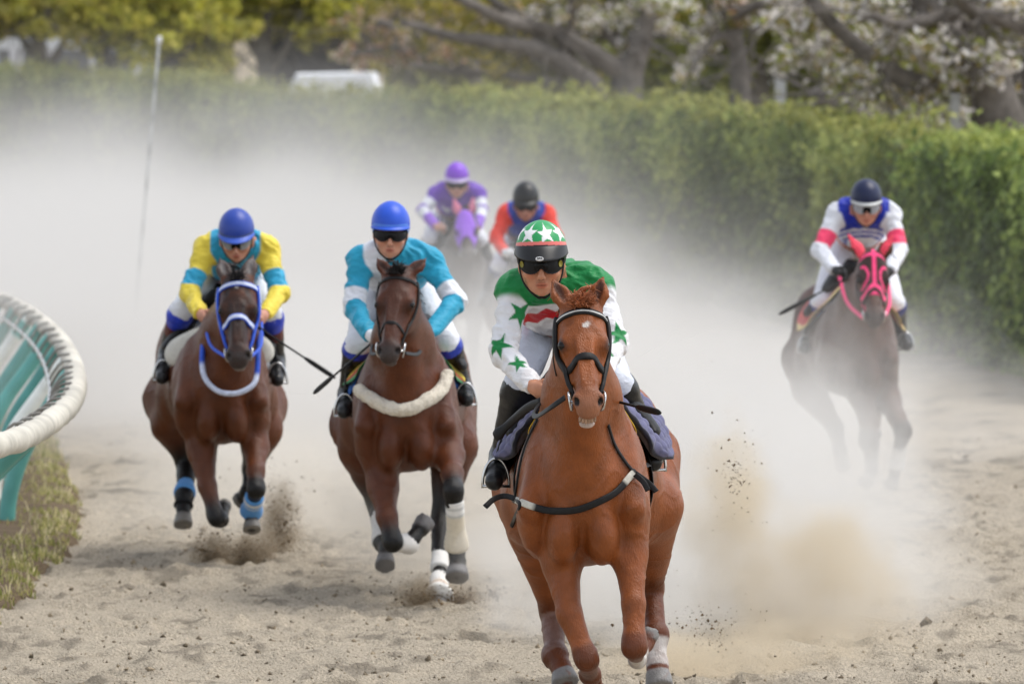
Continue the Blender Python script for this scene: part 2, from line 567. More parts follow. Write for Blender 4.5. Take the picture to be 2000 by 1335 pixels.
def blades(name, P, hgt, col, seed, lean=.5, wid=.004):
    rg = np.random.default_rng(seed)
    n = len(P)
    ang = rg.uniform(0, 2 * math.pi, n); ln = rg.uniform(.05, lean, n) * hgt
    dx, dy = np.cos(ang) * ln, np.sin(ang) * ln
    ln = np.where(hgt > .09, ln * 2.2, ln)
    a2 = ang + rg.uniform(.8, 2.2, n)
    wx, wy = np.cos(a2) * wid, np.sin(a2) * wid
    z = np.zeros(n)
    v0 = P + np.stack([-wx, -wy, z], 1); v1 = P + np.stack([wx, wy, z], 1)
    m = P + np.stack([dx * .35, dy * .35, hgt * .6], 1)
    v2 = m + np.stack([wx, wy, z], 1) * .8; v3 = m - np.stack([wx, wy, z], 1) * .8
    t = P + np.stack([dx, dy, hgt * rg.uniform(.75, 1.0, n)], 1)
    V = np.stack([v0, v1, v2, v3, t + np.stack([wx, wy, z], 1) * .15, t - np.stack([wx, wy, z], 1) * .15], 1).reshape(-1, 3)
    b = (np.arange(n) * 6)[:, None]
    Fc = np.concatenate([b + np.array([[0, 1, 2, 3]]), b + np.array([[3, 2, 4, 5]])])
    return mesh_obj(name, V, Fc, M_BLADE, None, np.repeat(col, 6, 0))
rg = np.random.default_rng(31)
nB = 17000
u = rg.random(nB) * (ne - 1); i0 = u.astype(int)
bp = eg[i0] + (eg[np.minimum(i0 + 1, ne - 1)] - eg[i0]) * (u - i0)[:, None]
off_ = np.abs(rg.normal(0, .45, nB)) ; off_[: nB // 3] *= .25
bp[:, 0] -= off_ - .02; bp[:, 0] += .11 * vnoise(eg, 3.2, 3, .1)[i0]
keep = vnoise(bp, 2.4, 3, 4) + .22 * rg.normal(size=nB) > .0
bp = bp[keep]; off_ = off_[keep]
bp[:, 2] = np.clip(.015 + off_ * .45, 0, .07)
kind = rg.random(len(bp))
bc = np.where((kind < .36)[:, None], srgb(132, 138, 66), np.where((kind < .74)[:, None], srgb(178, 170, 110), srgb(208, 196, 156))) * rg.uniform(.75, 1.4, (len(bp), 1))
tag(blades('grass', bp, rg.uniform(.02, .065, len(bp)) * np.where(kind > .92, 1.7, 1), bc, 5, .9, .0045), 'dry yellow green grass on the verge under the rail', 'grass', kind='stuff')

# ------- running rail: padded white rail on curved turquoise posts
rail_px = [(-190, 905, 30.5), (0, 868, 32.2), (60, 846, 33.5), (105, 818, 35.0), (135, 790, 36.8), (148, 760, 38.8), (146, 728, 41.3), (132, 690, 44.6), (108, 655, 48.2), (70, 622, 52.1), (30, 598, 55.4), (-10, 582, 57.9), (-120, 552, 63)]
rp = np.array([at(a, b, d) for a, b, d in rail_px])
RP = resample(rp, 170)
rail_root = empty('running_rail', RP[60] * np.array([1, 1, 0]))
tag(rail_root, 'curved white padded running rail on turquoise bent posts beside the track', 'rail')
RP0 = np.array(rail_root.location)
m = MB()
seg = np.cumsum(np.r_[0, np.linalg.norm(np.diff(RP, axis=0), axis=1)])
prof = .068 + .004 * np.sin(seg * 9) - .006 * (np.abs((seg / 1.25) % 1 - .5) > .485)
padc = np.array([srgb(208, 203, 190) * (1 - .10 * (int(s_ / 1.25) % 3)) * (.75 if abs((s_ / 1.25) % 1 - .5) > .485 else 1) for s_ in seg])
m.tube(RP - RP0, prof, 20, cols=padc); m.build('padded_rail', M_PAD, rail_root)
TEAL = srgb(96, 170, 162)
T_ = np.gradient(RP, axis=0); T_ /= np.linalg.norm(T_, axis=1)[:, None]
Nl = np.stack([-T_[:, 1], T_[:, 0], np.zeros(len(T_))], 1); Nl[Nl[:, 0] > 0] *= -1
for k, (dpt, of_) in enumerate(((33.6, .7), (37.4, .74), (41.7, .46), (43.8, .55), (46.0, .5), (48.2, .55), (50.4, .5), (52.6, .55), (54.9, .5), (57.2, .55), (59.6, .5))):
    i = int(np.argmin(np.abs(RP[:, 1] - dpt)))
    top = RP[i]; nl = Nl[i]
    base = np.array([top[0], top[1], 0]) + nl * of_
    p = resample([base + np.array([0, 0, -.05]), base + np.array([0, 0, .25]) - nl * .02, base - nl * of_ * .26 + np.array([0, 0, .56]), base - nl * of_ * .62 + np.array([0, 0, .84]), top + nl * .06 + np.array([0, 0, -.06]), top], 40)
    tt = np.linspace(0, 1, 40)
    fl = vnoise(p + k * 3.7, 4.5, 3)
    white = (k % 4 == 3)
    pc = np.where((fl > .35)[:, None], srgb(206, 214, 208), TEAL * (1 + .12 * fl[:, None])) if not white else np.where((fl > -.25)[:, None], srgb(222, 226, 220), TEAL)
    pc = pc * np.where(tt < .10, .6, 1)[:, None] * (.82, 1.12, .95, 1.2)[k % 4]
    m = MB(); m.tube(p - RP0, .056, 16, cols=pc); m.build('post', M_PAINT, rail_root)
m = MB()
GREY = srgb(128, 124, 118)
inner = RP + Nl * .17 + np.array([0, 0, -.075])
m.tube((inner - RP0)[20:150], .014, 8, GREY); m.build('lacing_bar', M_METAL, rail_root)
for i in range(26, 150, 5):
    j = i + (1 if i % 4 else 0)
    a, b = RP[i] + Nl[i] * .02 + np.array([0, 0, .07]), inner[min(j, 169)]
    mid = .5 * (a + b) + np.array([0, 0, .05])
    m = MB(); m.tube(resample([a - RP0, mid - RP0, b - RP0, b - RP0 + np.array([0, 0, -.05])], 9), 0.009, 6, srgb(150, 148, 142) if i % 3 else GREY); m.build('lacing_hoop', M_PAD, rail_root)

# ------- leaf masses
def leaf_quads(P, N, size, col, seed, hang=0.0):
    """one quad per leaf (or small spray), roughly facing N"""
    rg = np.random.default_rng(seed)
    n = len(P)
    nn = N + rg.normal(0, .6, (n, 3)); nn /= np.linalg.norm(nn, axis=1)[:, None]
    up = rg.normal(0, 1, (n, 3)); up[:, 2] -= hang
    t = np.cross(nn, up); t /= np.linalg.norm(t, axis=1)[:, None] + 1e-9
    b = np.cross(nn, t)
    s1 = (size * rg.uniform(.6, 1.3, n))[:, None]; s2 = s1 * rg.uniform(.8, 1.7, n)[:, None]
    V = np.stack([P - t * s1 * .5, P - b * s2 * .6 + t * s1 * .1, P + t * s1 * .5, P + b * s2 * .6], 1).reshape(-1, 3)
    Fc = np.arange(4 * n).reshape(n, 4)
    return V, Fc, np.repeat(col, 4, 0)

def hedge(name, pts, label, n_leaf, c_list, seed, thick=1.1):
    """pts: (pixel, depth, height) along its foot"""
    foot = np.array([[(p[0] - 1000) / F * p[1], p[1], 0] for p in pts])
    foot = resample(foot, 160); hh = np.interp(np.linspace(0, 1, 160), np.linspace(0, 1, len(pts)), [p[2] for p in pts])
    T = np.gradient(foot, axis=0); T /= np.linalg.norm(T, axis=1)[:, None]
    Nf = np.stack([-T[:, 1], T[:, 0], 0 * T[:, 0]], 1)
    flip = (Nf * (np.array([0, 0, 0]) - foot)).sum(1) < 0
    Nf[flip] *= -1
    root = empty(name, foot[80]); o0 = foot[80]
    tag(root, label, 'hedge')
    # dark inner mass of twigs
    rows = [(.0, -.05), (.0, .5), (.02, .9), (-.25, 1.0), (-.8, 1.0), (-1, .8), (-1, -.05)]
    VV = np.concatenate([foot + Nf * (a * thick - .25) + np.array([0, 0, 1.0]) * (hh * b - (.15 if b > .5 else 0))[:, None] for a, b in rows])
    VV += (vnoise(VV, .9, 2) * .18)[:, None] * np.array([.5, .5, 1])
    n = 160
    FF = np.array([[a * n + i, a * n + i + 1, (a + 1) * n + i + 1, (a + 1) * n + i] for a in range(len(rows) - 1) for i in range(n - 1)])
    mesh_obj('branches', VV - o0, FF, M_BARK, root, np.tile(srgb(76, 78, 52), (len(VV), 1)))
    rg = np.random.default_rng(seed)
    # hanging strands and a bushy top
    ns = n_leaf // 28
    u = rg.random(ns) * 158; i = u.astype(int); f = (u - i)[:, None]
    b0 = foot[i] * (1 - f) + foot[i + 1] * f; h0 = hh[i] * (1 - f[:, 0]) + hh[i + 1] * f[:, 0]; nf = Nf[i]
    lumps = vnoise(np.stack([u * 1.0, rg.random(ns) * 3, u * 0], 1), .55, 2)
    zt = h0 * np.where(rg.random(ns) < .42, rg.uniform(.86, 1.05, ns), rg.uniform(.15, 1.0, ns)) + .12 * lumps
    length = rg.uniform(.35, 1.1, ns)
    out = rg.uniform(-.15, .38, ns) + .25 * lumps
    tone = vnoise(np.stack([u, u * 0, zt], 1), .40, 3, 2.2) * 1.0 + rg.normal(0, .22, ns)
    P, N, C = [], [], []
    for k in range(28):
        t = rg.random(ns)
        P.append(b0 + nf * (out + .08 * rg.normal(size=ns))[:, None] + T[i] * (rg.normal(0, .13, ns))[:, None] + np.array([0, 0, 1.0]) * np.maximum(zt - t * length + .05 * rg.normal(size=ns), .05)[:, None])
        N.append(nf + np.array([0, 0, .5]))
        tn = np.clip(.5 + tone + .18 * rg.normal(size=ns), 0, 1)
        col = mixc(c_list[0], c_list[1], np.clip(tn * 2, 0, 1)); col = mixcv(col, c_list[2], np.clip(tn * 2 - 1, 0, 1))
        C.append(col)
    nt_ = n_leaf // 4
    u = rg.random(nt_) * 158; i = u.astype(int)
    d = rg.random(nt_)
    P.append(foot[i] + Nf[i] * (.2 - d * thick)[:, None] + np.array([0, 0, 1.0]) * (hh[i] * 1.0 + .10 * rg.normal(size=nt_) + .34 * vnoise(np.stack([u, d * 3, 0 * u], 1), .9, 3))[:, None])
    N.append(np.tile([0, -.3, 1.0], (nt_, 1))); C.append(mixc(c_list[1], c_list[2], rg.random(nt_)) * np.array([1.1, 1.0, .9]))
    V, Fc, CC = leaf_quads(np.concatenate(P) - o0, np.concatenate(N), .085, np.concatenate(C), seed + 1, 1.5)
    mesh_obj('foliage', V, Fc, M_LEAF, root, CC)
    return root
hedge('hedge', [(1812, 73.5, 2.42), (1600, 82, 2.62), (1400, 92, 2.76), (1100, 108, 2.98), (900, 120, 3.12), (600, 138, 3.22), (300, 150, 3.66), (0, 160, 3.9), (-200, 168, 4.1)],
      'long tall hedge of hanging grey green foliage running back into the dust', 52000, [srgb(74, 84, 48), srgb(122, 136, 72), srgb(172, 178, 102)], 3)
hedge('hedge', [(2190, 60, 2.2), (2100, 64, 2.28), (2000, 68, 2.33), (1900, 71, 2.40), (1806, 73.3, 2.38)],
      'bright green leafy hedge section at the right edge', 17000, [srgb(74, 90, 48), srgb(116, 138, 68), srgb(162, 178, 96)], 13)

# ------- trees behind the hedge
def tree(name, label, group, D, limbs, clusters, seed, bark=(114, 108, 102), leaf_size=.085):
    """limbs: pixel paths with end radii; clusters: (px, py, spread m, number, colours)"""
    x0 = at(limbs[0][0][0][0], 600, D)[0]
    o0 = np.array([x0, D, 0]); root = empty(name, o0); tag(root, label, 'tree', group)
    rg = np.random.default_rng(seed)
    for k, (path, r0, r1, dd) in enumerate(limbs):
        pts = [at(p[0], p[1], D + dd * i / max(1, len(path) - 1)) for i, p in enumerate(path)]
        if k == 0: pts[0][2] = -.1
        P = resample(np.array(pts), 26)
        P += .05 * np.stack([vnoise(P + 3 * k, 1.6, 2), 0 * P[:, 0], vnoise(P + 9 * k, 1.6, 2)], 1) * np.linspace(.3, 1, 26)[:, None]
        m = MB(); rr = np.linspace(r0, r1, 26) * (1 + .12 * vnoise(P, 3, 2))
        m.tube(P - o0, rr, 10, cols=srgb(*bark) * (1 + .35 * vnoise(P, 2.2, 2)[:, None]))
        # twigs
        for q in range(20):
            j = rg.integers(8, 26); d = rg.normal(0, 1, 3) * np.array([1, .6, .9]); d = d / np.linalg.norm(d) * rg.uniform(.5, 2.1)
            m.tube(resample([P[j] - o0, P[j] - o0 + d * .5 + rg.normal(0, .06, 3), P[j] - o0 + d], 7), np.linspace(max(.016, rr[j] * .2), .010, 7), 5, srgb(*bark) * rg.uniform(.7, 1.2))
        m.build('trunk' if k == 0 else 'limb', M_BARK, root)
    P, C, S = [], [], []
    for (px, py, sp, n, cols) in clusters:
        c = at(px, py, D + rg.uniform(-1.2, .8)); n = int(n * 1.35)
        k = max(3, n // 40)
        sub = c + rg.normal(0, 1, (k, 3)) * np.array([sp, sp * .7, sp * .6]) * .8
        idx = rg.integers(0, k, n)
        P.append(sub[idx] + rg.normal(0, .07 + .07 * sp, (n, 3)) * np.array([1, 1, .8]))
        tone = rg.normal(0, .12, k)[idx]
        ci = rg.integers(0, len(cols), n)
        C.append(np.array(cols)[ci] * (1 + tone + .12 * rg.normal(size=n))[:, None].clip(.4, 1.6))
    P = np.concatenate(P)
    V, Fc, CC = leaf_quads(P - o0, np.tile([0, -.5, .6], (len(P), 1)), leaf_size, np.concatenate(C), seed + 5)
    mesh_obj('crown', V, Fc, M_LEAF, root, CC)
    return root
BLOS = [srgb(240, 236, 232), srgb(226, 218, 212), srgb(234, 228, 222), srgb(212, 204, 198), srgb(168, 172, 96), srgb(146, 150, 78), srgb(166, 148, 88)]
BLOS2 = [srgb(214, 190, 176), srgb(186, 140, 108), srgb(156, 148, 78), srgb(140, 134, 66), srgb(206, 192, 180)]
YG = [srgb(188, 184, 72), srgb(166, 164, 62), srgb(142, 142, 56), srgb(204, 194, 92)]
YG2 = [srgb(154, 144, 64), srgb(132, 128, 58), srgb(170, 156, 78)]
OL = [srgb(126, 130, 46), srgb(108, 114, 42), srgb(146, 146, 58)]
G_CH = 'cherry trees behind the hedge'
tree('cherry_tree', 'big cherry tree with thick dark limbs and white blossom at the right', G_CH, 84,
     [([(1985, 640), (1960, 330), (1945, 220), (1915, 140), (1850, 70), (1790, -40)], .46, .16, -1), ([(1960, 300), (2010, 170), (2040, 60), (2030, -60)], .30, .14, 0.5),
      ([(1955, 240), (1900, 215), (1850, 180), (1760, 150), (1640, 60), (1560, -30)], .20, .08, -1.5), ([(1930, 150), (1880, 50), (1840, 30), (1760, 50), (1700, 30)], .14, .06, -2),
      ([(2030, 60), (1950, 35), (1900, 20), (1860, -20)], .13, .07, -2)],
     [(1950, 110, .45, 420, BLOS), (1890, 140, .4, 420, BLOS), (1840, 190, .35, 380, BLOS), (1800, 90, .4, 360, BLOS), (1720, 60, .4, 420, BLOS), (1660, 100, .3, 300, BLOS), (1900, 210, .3, 300, BLOS), (1850, 230, .25, 220, BLOS),
      (1700, 160, .35, 300, BLOS), (1750, 190, .3, 220, BLOS), (1620, 20, .35, 320, BLOS), (1560, 20, .3, 260, BLOS), (1800, -20, .5, 400, BLOS), (1980, 20, .4, 320, BLOS), (1960, 230, .3, 240, BLOS), (1930, 170, .3, 300, BLOS)], 41)
tree('cherry_tree', 'cherry tree with a broken leaning grey limb above the hedge at the right', G_CH, 92,
     [([(1800, 600), (1790, 330), (1760, 260), (1715, 200), (1660, 110), (1575, 30), (1520, -50)], .34, .13, -1), ([(1775, 275), (1720, 245), (1660, 218), (1592, 180)], .17, .13, -1.5),
      ([(1700, 180), (1690, 120), (1730, 60), (1780, 0)], .13, .06, 0), ([(1850, 560), (1852, 330), (1835, 240), (1800, 150), (1790, 60)], .26, .08, 1), ([(1760, 270), (1800, 215), (1850, 200), (1900, 170)], .12, .06, 1)],
     [(1600, 120, .35, 320, BLOS), (1560, 70, .35, 320, BLOS), (1640, 210, .25, 160, BLOS), (1620, 232, .2, 120, BLOS), (1700, 60, .4, 300, BLOS), (1560, -10, .4, 300, BLOS), (1700, 220, .3, 200, BLOS)], 43)
tree('cherry_tree', 'cherry tree with a stout grey trunk and spreading bare limbs in the middle', G_CH, 126,
     [([(1232, 420), (1222, 200), (1240, 110), (1262, 40), (1290, -60)], .40, .18, 0), ([(1165, 420), (1170, 200), (1120, 140), (1050, 100), (960, 82), (870, 70), (780, 40)], .28, .07, -2), ([(1225, 150), (1150, 100), (1080, 60), (1000, 45), (920, 10), (860, -30)], .22, .08, -2),
      ([(1130, 150), (1100, 90), (1110, 20), (1130, -50)], .18, .09, -1), ([(1240, 110), (1180, 60), (1160, 10), (1100, -30)], .16, .08, 1), ([(1060, 110), (1010, 40), (960, 0), (940, -40)], .14, .07, 0), ([(1180, 180), (1110, 170), (1000, 150), (900, 140), (800, 128)], .12, .05, 1)],
     [(1190, 45, .5, 330, BLOS), (1240, 60, .45, 380, BLOS), (1290, 10, .5, 420, BLOS), (1080, 20, .6, 220, BLOS), (1000, 70, .6, 200, YG2), (920, 50, .6, 260, YG2), (860, 90, .5, 220, BLOS2), (960, 110, .5, 140, YG2), (1030, 10, .7, 200, YG2), (1150, 110, .4, 120, YG2)], 47)
tree('cherry_tree', 'small cherry tree with drooping white blossom in front of olive foliage', G_CH, 104,
     [([(1440, 460), (1446, 220), (1440, 100), (1420, 20), (1400, -50)], .20, .10, 0), ([(1440, 100), (1410, 70), (1380, 90), (1350, 140)], .08, .03, -1), ([(1425, 40), (1480, 10), (1530, -20)], .09, .04, -1)],
     [(1372, 95, .12, 200, BLOS), (1356, 135, .10, 140, BLOS), (1392, 50, .14, 180, BLOS), (1440, 12, .2, 220, BLOS2), (1310, 10, .25, 180, BLOS), (1480, 5, .2, 160, BLOS)], 53)
tree('cherry_tree', 'cherry tree with pinkish new leaves over the white van', G_CH, 134,
     [([(940, 420), (930, 180), (890, 110), (820, 70), (740, 40)], .24, .08, -1), ([(890, 110), (840, 110), (760, 95), (690, 105)], .12, .04, -1), ([(860, 90), (800, 30), (760, -20)], .12, .06, 0)],
     [(740, 90, .5, 380, BLOS2), (790, 110, .45, 360, BLOS2), (700, 110, .3, 200, BLOS2), (830, 80, .5, 320, BLOS2), (760, 50, .5, 300, BLOS2), (850, 40, .6, 300, YG2), (780, 10, .6, 300, YG2), (880, 20, .6, 240, BLOS2)], 59)
G_YG = 'yellow green trees behind the hedge'
for (px, D_, lab, cl, sd) in (
        (80, 164, 'yellow green tree with a pale double trunk at the left edge', [(40, 10, .8, 800, YG), (110, 0, .7, 800, YG), (70, 40, .4, 160, YG), (10, 45, .5, 200, YG2)], 61),
        (205, 160, 'yellow green tree left of the leaning white pole', [(190, 25, .7, 900, YG), (240, 25, .8, 900, YG), (285, 60, .5, 500, YG), (160, 10, .6, 600, YG)], 67),
        (330, 156, 'dense yellow green tree just right of the leaning white pole', [(340, 60, 1.0, 1300, YG), (310, 20, .9, 900, YG), (370, 40, .75, 1100, YG), (355, 100, .6, 800, YG), (400, 55, .5, 500, YG)], 71),
        (520, 166, 'yellow green tree spreading over the beige building', [(500, 10, .8, 1000, YG), (560, 15, .8, 1100, YG), (620, 10, .8, 1100, YG), (670, 20, .7, 900, YG), (430, 15, .6, 900, YG), (600, -10, 1.0, 900, YG), (640, 45, .4, 250, YG2)], 73),
        (720, 172, 'yellow green tree between the building and the cherry tree', [(700, 5, .8, 1000, YG), (760, 10, 1.0, 1100, YG2), (790, 60, .7, 500, YG), (830, 20, 1.2, 1000, YG2), (900, 60, 1.2, 900, YG2), (980, 20, 1.2, 900, YG2)], 79),
        (1320, 150, 'dark olive tree behind the middle cherry trunk', [(1290, 90, .9, 1300, OL), (1340, 40, 1.0, 1200, OL), (1300, 150, .8, 1100, OL), (1360, 150, .8, 900, OL), (1400, 90, .9, 1200, OL), (1330, 190, .6, 600, OL)], 83),
        (1480, 140, 'dark olive tree behind the drooping blossom', [(1450, 120, .8, 1300, OL), (1500, 70, .9, 1300, OL), (1420, 170, .6, 700, OL), (1520, 150, .8, 1100, OL), (1480, 20, .9, 900, OL), (1560, 190, .6, 700, OL), (1580, 110, .8, 800, OL)], 89)):
    tree('leafy_tree', lab, G_YG, D_, [([(px, 420), (px + 4, 190), (px - 6, 90), (px + 10, -10), (px + 6, -90)], .30, .12, 0), ([(px, 150), (px + 40, 90), (px + 70, 20)], .13, .05, -1), ([(px - 2, 130), (px - 40, 70), (px - 60, 10)], .12, .05, 1)],
         cl + [(px + rg.uniform(-90, 90), -60, 1.4, 700, YG2)], sd, (104, 98, 88), .16)

# ------- distant wood closing the view
rg = np.random.default_rng(91)
wx = np.linspace(-60, 60, 90); wz = np.linspace(0, 20, 24)
WX, WZ = np.meshgrid(wx, wz, indexing='ij')
WV = np.stack([WX.ravel(), 0 * WX.ravel(), WZ.ravel()], 1)
WV[:, 1] = 205 + 3.2 * vnoise(WV, .22, 3) + np.maximum(WV[:, 2] - 12, 0) * 1.2
WV[:, 2] *= 1 + .12 * vnoise(WV * np.array([1, 0, 0]), .15, 2)
k = len(wz)
WF = np.array([[a * k + b, (a + 1) * k + b, (a + 1) * k + b + 1, a * k + b + 1] for a in range(len(wx) - 1) for b in range(k - 1)])
mb_n = len(WV)
tn = vnoise(WV, .35, 3)
WC = mixc(srgb(92, 90, 66), srgb(128, 126, 84), np.clip(.5 + tn, 0, 1))
n = 16000
LP = np.stack([rg.uniform(-32, 30, n), 0 * np.zeros(n), rg.uniform(.5, 15, n)], 1)
LP[:, 1] = 204 + 3.2 * vnoise(LP * np.array([1, 0, 1]), .22, 3) - rg.random(n) * 2.0
tone = np.clip(.5 + vnoise(LP, .3, 3) * 1.1 + .2 * rg.normal(size=n), 0, 1)
LC = mixc(srgb(92, 92, 60), srgb(150, 146, 90), tone)
V2, F2, C2 = leaf_quads(LP, np.tile([0, -1, .4], (n, 1)), .42, LC, 92)
tag(mesh_obj('distant_wood', np.concatenate([WV, V2]), np.concatenate([WF, F2 + mb_n]), M_LEAF, None, np.concatenate([WC, C2])), 'distant olive wood behind everything', 'wood', kind='stuff')

# ------- buildings, van, poles
def brect(mb, x0, y0, x1, y1, D_, dep, col):
    a, b = at(x0, y1, D_), at(x1, y0, D_)
    mb.box(((a[0] + b[0]) / 2, D_ + dep / 2, (a[2] + b[2]) / 2), (b[0] - a[0], dep, b[2] - a[2]), col)
D_ = 182
root = empty('house', (0, 0, 0)); tag(root, 'beige house with a dark open carport behind the hedge', 'building')
bx = at(600, 300, D_)[0]; root.location = (bx, D_, 0)
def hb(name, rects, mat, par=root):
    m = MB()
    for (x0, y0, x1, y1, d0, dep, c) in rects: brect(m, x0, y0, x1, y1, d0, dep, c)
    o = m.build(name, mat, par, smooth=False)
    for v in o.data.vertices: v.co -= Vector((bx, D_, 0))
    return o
BEIGE = srgb(228, 214, 190)
hb('pillar', [(458, 40, 512, 420, D_, .5, BEIGE)], M_WALL)
hb('pillar', [(690, 40, 748, 420, D_, .5, BEIGE)], M_WALL)
hb('lintel', [(450, -20, 760, 38, D_ - .1, .6, srgb(150, 140, 124))], M_WALL)
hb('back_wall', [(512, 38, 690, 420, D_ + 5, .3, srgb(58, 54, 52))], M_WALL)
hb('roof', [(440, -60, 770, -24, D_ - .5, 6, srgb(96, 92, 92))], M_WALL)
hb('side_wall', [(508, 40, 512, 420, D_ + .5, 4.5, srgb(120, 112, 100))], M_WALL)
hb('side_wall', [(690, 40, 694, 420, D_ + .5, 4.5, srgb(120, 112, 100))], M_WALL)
Dl = 189
lr = empty('stable_block', (at(130, 300, Dl)[0], Dl, 0)); tag(lr, 'long low pale building with a dark open front at the far left', 'building')
lx = lr.location[0]
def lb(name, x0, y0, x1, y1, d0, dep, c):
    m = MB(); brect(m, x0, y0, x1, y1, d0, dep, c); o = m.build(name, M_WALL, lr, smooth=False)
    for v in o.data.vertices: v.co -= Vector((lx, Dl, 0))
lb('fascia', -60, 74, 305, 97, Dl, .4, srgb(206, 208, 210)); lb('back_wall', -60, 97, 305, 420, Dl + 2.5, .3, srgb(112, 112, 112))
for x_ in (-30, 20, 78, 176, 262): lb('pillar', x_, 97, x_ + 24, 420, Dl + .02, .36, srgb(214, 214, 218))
# van
Dv = 160
vr = empty('parked_van', (at(650, 300, Dv)[0], Dv, 0)); tag(vr, 'white van roof showing above the hedge in front of the carport', 'van')
vx = vr.location[0]
px_ = [(-1.25, .5), (-1.25, 1.6), (-1.15, 3.4), (-.95, 3.86), (1.05, 3.9), (1.2, 3.5), (1.28, 1.6), (1.28, .5)]
m = MB()
k = len(px_)
vs = []
for y_, s_ in ((0, .96), (.15, 1), (4.4, 1), (4.7, .95)):
    vs += [(x * s_, y_, z if z < .6 else z * (.985 if s_ < 1 else 1)) for x, z in px_]
fs = [tuple(range(k - 1, -1, -1)), tuple(3 * k + i for i in range(k))] + [(r_ * k + i, r_ * k + (i + 1) % k, (r_ + 1) * k + (i + 1) % k, (r_ + 1) * k + i) for r_ in range(3) for i in range(k)]
m.add(vs, fs, srgb(244, 247, 252)); m.build('body', M_HELMET, vr, smooth=False)
m = MB(); m.box((0, -.012, 2.6), (2.0, .02, .75), (.02, .022, .026)); m.build('windscreen', M_LENS, vr, smooth=False)
for sx in (-1, 1):
    m = MB(); an = np.linspace(0, 2 * math.pi, 20, endpoint=False)
    for yy_ in (.9,):
        m.tube(np.array([[sx * 1.1, yy_ + .38 * math.cos(a), .40 + .38 * math.sin(a)] for a in an]), .11, 8, (.02, .02, .02), closed=True)
    m.build('wheel', M_LEATHER, vr)
Dp = 70
a, b = at(311, 78, Dp), at(256, 700, Dp)
b[2] = 0
pr = empty('leaning_pole', b); tag(pr, 'thin leaning white pole rising out of the dust at the left', 'pole')
m = MB(); t = np.linspace(0, 1, 30)
m.tube((a - b) * t[:, None], .016, 8, cols=np.where(((t * 9) % 1 < .72)[:, None], srgb(196, 198, 196), srgb(140, 142, 140))); m.build('shaft', M_PAINT, pr)
m = MB(); m.tube(np.array([(a - b) * .985, (a - b) * 1.0, (a - b) * 1.012]), np.array([.03, .034, .02]), 8, srgb(220, 220, 220)); m.build('cap', M_PAINT, pr)
for (px, y0, y1, D_, lab, c, r_) in ((1524, 150, 260, 100, 'white square post standing behind the hedge right of the blossom', srgb(176, 176, 174), .085), (1866, 190, 330, 79, 'grey post behind the hedge under the big cherry tree', srgb(150, 148, 144), .06)):
    a = at(px, y0, D_)
    o = empty('wooden_post', (a[0], D_, 0)); tag(o, lab, 'post')
    m = MB(); m.box((0, 0, a[2] / 2), (2 * r_, 2 * r_, a[2]), c); m.build('shaft', M_PAINT, o, smooth=False)
    m = MB(); m.box((0, 0, a[2] + .02), (2.6 * r_, 2.6 * r_, .045), c * .9); m.build('cap', M_PAINT, o, smooth=False)
# ------------------------------------------------------------------ horses
class Horse: pass

